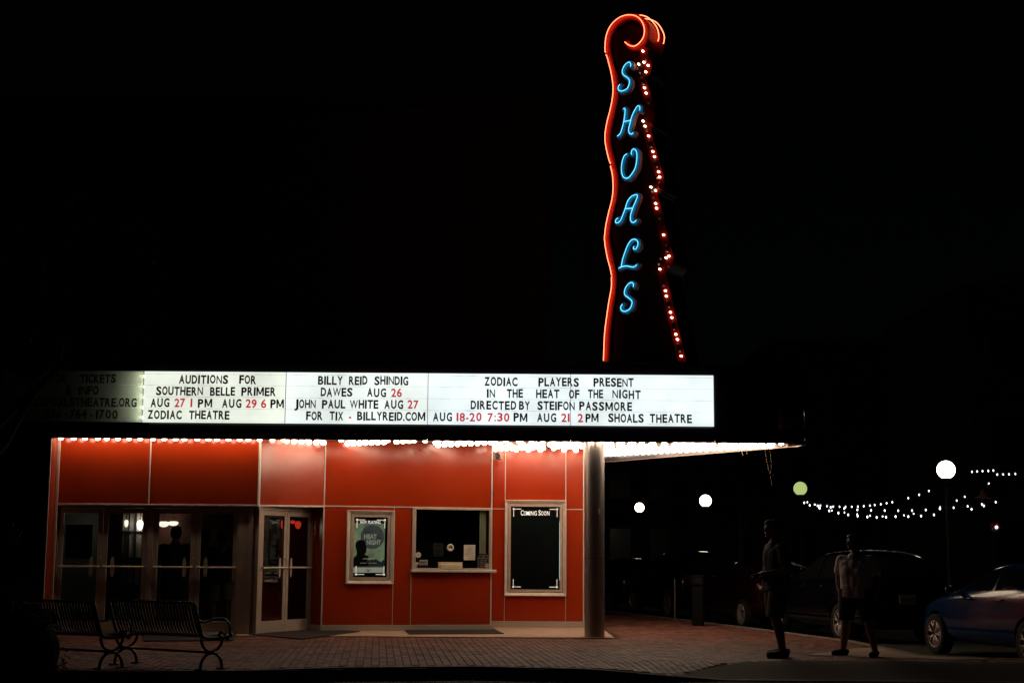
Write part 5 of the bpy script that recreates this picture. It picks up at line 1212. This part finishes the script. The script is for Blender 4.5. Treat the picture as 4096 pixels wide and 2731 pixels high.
def make_car(cm, M, label, plate=None, name='parked_car'):
    t = thing(name, label, 'car', M, 'cars parked along the side street')
    local('body', cm['body'], t)
    for nm, me in cm['parts']: local(nm, me, t)
    for sx in (-1, 1):
        for sy in (1, -1):
            Mw = Matrix.Translation((sx*cm['wx'], sy*(.79 if cm['kind']=='hatch' else .82), cm['wr'])) @ (Matrix.Rotation(PI, 4, 'Z') if sy > 0 else Matrix())
            wh = bpy.data.objects.new('wheel', None); C.objects.link(wh); wh.parent = t; wh.matrix_basis = Mw
            local('tyre', cm['tyre'], wh); local('rim', cm['rim'], wh); local('brake_disc', cm['disc'], wh)
    if plate is not None:
        xb = -2.255; q = MB(); q.box(xb-.012, xb, -.155, .155, .70, .86); pl = local('number_plate', q.mesh('number_plate', M_plate), t)
        if plate:
            vs, fs = text_mesh(plate, .01, .5); xs = [v[0] for v in vs]; ys = [v[1] for v in vs]
            q = MB(); q.add([(xb-.012-.002*(v[2]+.5), .135-(v[0]-min(xs))/(max(xs)-min(xs))*.27, .725+(v[1]-min(ys))/(max(ys)-min(ys))*.10) for v in vs], fs); local('lettering', q.mesh('lettering', M_ink), pl)
    return t
def carM(rear, front, hw=.79):
    """place by the ground points of the two left wheels"""
    r, f = Vector((*rear, -.15)), Vector((*front, -.15)); d = (f-r).normalized(); l = Vector((-d.y, d.x, 0)); c = (r+f)/2 - l*hw
    return Matrix(((d.x,l.x,0,c.x),(d.y,l.y,0,c.y),(0,0,1,-.15),(0,0,0,1)))
def paint(n, c, r=.18): return mat(n, c, r, coat=.3, spec=.35)
hb = car_meshes('hatch', paint('blue_paint', (.0005,.024,.085), .16))
make_car(hb, carM((7.50,21.9), (6.88,24.42)), 'bright blue hatchback cut off by the right edge of the photo')
vb = car_meshes('van', paint('black_paint', (.003,.003,.006), .10))
dirv = Vector((-.235, .972)); 
def vcar(x, y, lb, cm=None, pl=None): make_car(cm or vb, carM((x, y), (x+dirv.x*2.7, y+dirv.y*2.7)), lb, pl)
vcar(6.10, 27.8, 'black people carrier with a white rear plate behind the woman', None, '5549AR9')
hr = car_meshes('hatch', paint('dark_red_paint', (.014,.0015,.0015)))
vcar(5.0, 32.3, 'dark red hatchback parked beyond the pay station', hr)
vcar(3.95, 37.3, 'black car parked third from the corner behind the thin post', vb)
vcar(2.85, 42.3, 'dark red car farthest up the side street by the column', hr)

# ------------------------------------------------------------------ people
def limb(q, a, b, ra, rb, n=10):
    a, b = Vector(a), Vector(b)
    q.ball(a, ra if not isinstance(ra, tuple) else ra, n, 7); q.ball(b, rb if not isinstance(rb, tuple) else rb, n, 7)
    ra = ra if not isinstance(ra, tuple) else min(ra); rb = rb if not isinstance(rb, tuple) else min(rb)
    q.tube([a, b], [ra, rb], n)
def chain(q, pts, rs, n=10):
    for i in range(len(pts)-1): limb(q, pts[i], pts[i+1], rs[i], rs[i+1], n)
def person(label, M, H, pose, look, colors, female=False, head_yaw=0, simple=False):
    """local space: x forward, y left, z up, built for 1.75 m and scaled"""
    s = H/1.75; t = thing('person', label, 'person', M @ Matrix.Diagonal((s*colors.get('g',1), s*colors.get('g',1), s, 1)))
    def part(nm, q, m, vox, it=2): return local(nm, remeshed(q, nm, vox, m, it), t)
    skin = mat('skin', colors['skin'], .6, var=.1); J = pose; sw = .175 if female else .195; hipw = .10 if female else .088
    B = MB(); neck = Vector((.01,0,1.47)); hc = Vector((.035,0,1.645))
    chain(B, [(0,0,.96),(0,0,1.12),(0,0,1.3),(0,0,1.42)], [.115,.11,.12,.10]); 
    for sy in (1,-1): limb(B, (0,sy*.05,1.0), (0,sy*.09,1.34), .11, .10); limb(B, (0,sy*.06,1.38), (0,sy*sw,1.41), .07, .055)
    limb(B, neck, hc+Vector((-.02,0,-.07)), .056, .052)
    # head with face
    hm = Matrix.Translation(hc) @ Matrix.Rotation(head_yaw, 4, 'Z')
    Hd = MB(hm); Hd.ball((-.005,0,.02), (.093,.074,.100), 18, 14); Hd.ball((.028,0,-.045), (.058,.054,.068), 14, 10)
    Hd.ball((.088,0,-.006), (.020,.012,.024), 8, 6); Hd.tube([(.078,0,.028),(.100,0,-.012)], [.008,.012], 6)
    for sy in (1,-1): Hd.ball((-.002,sy*.076,-.004), (.018,.010,.030), 8, 6); Hd.ball((.072,sy*.03,.035), (.014,.020,.008), 8, 5); Hd.ball((.060,sy*.036,-.02), (.02,.02,.018), 8, 6)
    Hd.ball((.082,0,-.052), (.010,.022,.006), 8, 5); Hd.ball((.080,0,-.064), (.010,.018,.007), 8, 5); Hd.ball((.070,0,-.095), (.020,.020,.016), 8, 6)
    B.v += Hd.v; off = len(B.v)-len(Hd.v); B.f += [tuple(i+off for i in f) for f in Hd.f]; B.m += Hd.m
    for side, sy in (('l',1),('r',-1)):
        sh = Vector((0,sy*sw,1.40)); el, wr = Vector(J['el_'+side]), Vector(J['wr_'+side]); hd = Vector(J['hd_'+side]).normalized()
        mid = sh.lerp(el,.45); chain(B, [sh, mid, el], [.052,.048,.038]); chain(B, [el, el.lerp(wr,.35), wr], [.038,.040,.025])
        # hand: palm plus five fingers
        pn = Vector(J.get('pn_'+side, (0,sy,0))).normalized(); ac = hd.cross(pn).normalized(); palm = wr + hd*.05
        for k in range(4):
            base_ = palm + ac*(k-1.5)*.019 + hd*.03; ln = (.070,.080,.076,.060)[k]; limb(B, wr+ac*(k-1.5)*.010, base_, .014, .0115, 6)
            p1 = base_ + hd*ln*.45 - pn*.006; p2 = p1 + (hd*.8-pn*.6).normalized()*ln*.32; p3 = p2 + (hd*.35-pn*.9).normalized()*ln*.26; chain(B, [base_,p1,p2,p3], [.0100,.0092,.0086,.0078], 6)
        th = palm - ac*.030 - hd*.02; chain(B, [th, th-ac*.022+hd*.022, th-ac*.026+hd*.050-pn*.01], [.013,.011,.009], 6)
        hp_ = Vector((0,sy*hipw,.92)); kn, an = Vector(J['kn_'+side]), Vector(J['an_'+side]); toe = Vector(J['toe_'+side])
        chain(B, [hp_, hp_.lerp(kn,.4), kn], [.098 if female else .092,.080,.056]); chain(B, [kn, kn.lerp(an,.32)+Vector((-.015,0,0)), an], [.054,.056,.034]); limb(B, an+Vector((-.01,0,-.03)), toe, .034, .028)
    part('body', B, skin, .0085)
    # hair
    if colors.get('hair'):
        q = MB(hm)
        q.ball((-.018,0,.040), (.096,.083,.098), 16, 12); q.ball((-.045,0,-.005), (.066,.078,.085), 12, 10); q.ball((.035,0,.088), (.055,.066,.04), 12, 8)
        if female: q.ball((-.035,.04,-.05), (.05,.045,.06), 10, 8); q.ball((-.035,-.04,-.05), (.05,.045,.06), 10, 8); q.ball((.03,.03,.10), (.04,.04,.03), 10, 8)
        part('hair', q, mat('hair', colors['hair'], .6, bump=.6, bscale=80), .012, 1)
    # shirt
    q = MB(); hem = .86
    chain(q, [(0,0,hem+.12),(0,0,1.12),(0,0,1.3),(0,0,1.40)], [.138,.128,.138,.10])
    for sy in (1,-1):
        limb(q, (0,sy*.065,hem+.12), (0,sy*.085,1.32), .125, .118); limb(q, (0,sy*.07,1.385), (0,sy*(sw),1.405), .068, .066)
        if female: q.ball((.07,sy*.07,1.23), (.08,.085,.095), 12, 8)
        else: q.ball((.07,0,1.05), (.10,.12,.12), 12, 8)
        side = 'l' if sy > 0 else 'r'; sh = Vector((0,sy*sw,1.40)); el = Vector(J['el_'+side]); limb(q, sh, sh.lerp(el,.62), .067, .070)
    for sy in (1,-1): q.tube([(0,sy*.055,hem+.16),(0,sy*.06,hem-.02)], [.135,.14], 14)
    part('shirt', q, mat('shirt', colors['shirt'], .85, bump=.3, bscale=11), .012, 3)
    # shorts
    q = MB(); q.ball((0,0,.95), (.13,.165,.13), 14, 10)
    for side, sy in (('l',1),('r',-1)):
        kn = Vector(J['kn_'+side]); hp_ = Vector((0,sy*hipw,.92)); e_ = hp_.lerp(kn, colors.get('leg', .96)); q.tube([hp_+Vector((0,0,.05)), hp_.lerp(kn,.4), e_], [.118,.108,.095 if not female else .088], 14)
    part('shorts', q, mat('shorts', colors['shorts'], .85, bump=.4, bscale=18), .012, 2)
    for side in 'lr':
        an, toe = Vector(J['an_'+side]), Vector(J['toe_'+side]); q = MB(); d = (toe-an); d.z = 0; d = d.normalized()
        an0 = an + Vector((0,0,-.035)); chain(q, [an0-d*.035+Vector((0,0,0)), an0+d*.05, Vector((toe.x,toe.y,toe.z+.006))+d*.01], [.046,.044,.036]); 
        q.tube([Vector((an0.x,an0.y,an.z-.065))-d*.06, Vector((toe.x,toe.y,toe.z-.022))+d*.03], .026, 8)
        part('shoe', q, mat('shoe', colors['shoe'], .6), .010, 1)
    return t
def standM(px, py, yaw): 
    p = atz(px, py, 0); p.z = gz(p.x, p.y)+.004; return Matrix.Translation(p) @ Matrix.Rotation(yaw, 4, 'Z')
stand = dict(el_l=(-.03,.25,1.12), wr_l=(.04,.27,.88), hd_l=(.15,0,-1), el_r=(-.03,-.25,1.12), wr_r=(.04,-.27,.88), hd_r=(.15,0,-1),
    kn_l=(.02,.10,.50), an_l=(-.01,.11,.085), toe_l=(.13,.13,.035), kn_r=(.02,-.10,.50), an_r=(-.01,-.11,.085), toe_r=(.13,-.13,.035))
pm = dict(stand); pm.update(el_l=(-.02,.25,1.12), wr_l=(.19,.10,1.07), hd_l=(.4,-.8,-.1), pn_l=(0,0,1), el_r=(-.02,-.25,1.12), wr_r=(.19,-.09,1.03), hd_r=(.4,.8,.1), pn_r=(0,0,1),
    kn_l=(.05,.08,.50), an_l=(-.02,.08,.085), toe_l=(.12,.10,.035), kn_r=(-.01,-.10,.50), an_r=(-.10,-.12,.10), toe_r=(.03,-.13,.04))
person('man in a dark tee and knee-length shorts looking left, hands clasped', standM(3112, 2628, math.radians(190)), 1.84, pm, 0,
       dict(g=1.24, skin=(.30,.17,.12), hair=(.03,.02,.015), shirt=(.05,.055,.065), shorts=(.10,.075,.06), shoe=(.02,.02,.02), leg=.98), head_yaw=math.radians(8))
pw_ = dict(stand); pw_.update(el_r=(-.05,-.24,1.12), wr_r=(-.03,-.22,.88), el_l=(-.06,.23,1.12), wr_l=(-.02,.21,.88), kn_l=(.03,.14,.50), an_l=(.02,.20,.085), toe_l=(.16,.22,.035), kn_r=(.03,-.13,.50), an_r=(-.01,-.19,.085), toe_r=(.11,-.24,.035))
person('woman in a pale tee and dark knee-length shorts looking left', standM(3435, 2622, math.radians(235)), 1.66, pw_, 0,
       dict(g=1.30, skin=(.32,.18,.13), hair=(.025,.018,.015), shirt=(.80,.72,.68), shorts=(.015,.015,.02), shoe=(.03,.025,.025), leg=.98), True, head_yaw=math.radians(-42))
# people inside the lobby
def lobbyM(px, Y, yaw): return Matrix.Translation((at(px, 2200, Y).x, Y, .009)) @ Matrix.Rotation(yaw, 4, 'Z')
person('person in a black shirt inside the lobby behind the third door', lobbyM(700, 27.3, math.radians(80)), 1.8, stand, 0, dict(g=1.18, skin=(.28,.17,.12), hair=(.02,.015,.01), shirt=(.012,.012,.016), shorts=(.02,.02,.025), shoe=(.02,.02,.02)))
person('person in light blue shorts inside the lobby at the left of the fourth door', lobbyM(815, 27.6, math.radians(60)), 1.75, stand, 0, dict(g=1.18, skin=(.2,.15,.12), hair=(.02,.015,.01), shirt=(.03,.03,.035), shorts=(.08,.11,.14), shoe=(.1,.1,.1)))
person('person in tan shorts inside the lobby at the right of the fourth door', lobbyM(885, 27.4, math.radians(100)), 1.72, stand, 0, dict(g=1.18, skin=(.22,.15,.11), hair=(.02,.015,.01), shirt=(.02,.02,.03), shorts=(.22,.18,.13), shoe=(.2,.18,.15)))

# hanging barn lamp at right
p = at(3930, 1992, 36); t = thing('barn_lamp', 'unlit bell-shaped gooseneck lamp hanging below the festoon lights at right', 'lamp', p)
q = MB(Matrix.Translation(p)); q.lathe([(.20,0),(.185,.02),(.08,.07),(.045,.16),(.03,.2)], seg=20); q.build('shade', mat('rust_shade', (.12,.05,.035), .5), t, smooth=True)
q = MB(); q.tube(spline([p+Vector((0,0,.2)), p+Vector((.02,0,.36)), p+Vector((.14,.1,.42)), p+Vector((.26,.4,.34))], 5), .014, 6); q.build('gooseneck', M_blackm, t, smooth=True)
# flower basket with a small light
p = at(3984, 2108, 36); t = thing('hanging_basket', 'red flower basket with a small white light at the right edge', 'flower basket', p)
q = MB(); q.ball(p+Vector((0,.06,-.05)), (.11,.1,.09), 12, 8); q.build('basket', M_bark, t)
q = MB(); leaf_cloud(q, p+Vector((0,.05,.02)), (.14,.12,.10), 260, .03, 5); q.build('flowers', mat('red_petal', (.5,.03,.03), .6), t)
q = MB(Matrix.Translation(p+Vector((-.02,-.1,0)))); q.ball((0,0,0), .035, 10, 7); q.build('light', M_fest, t, smooth=True)
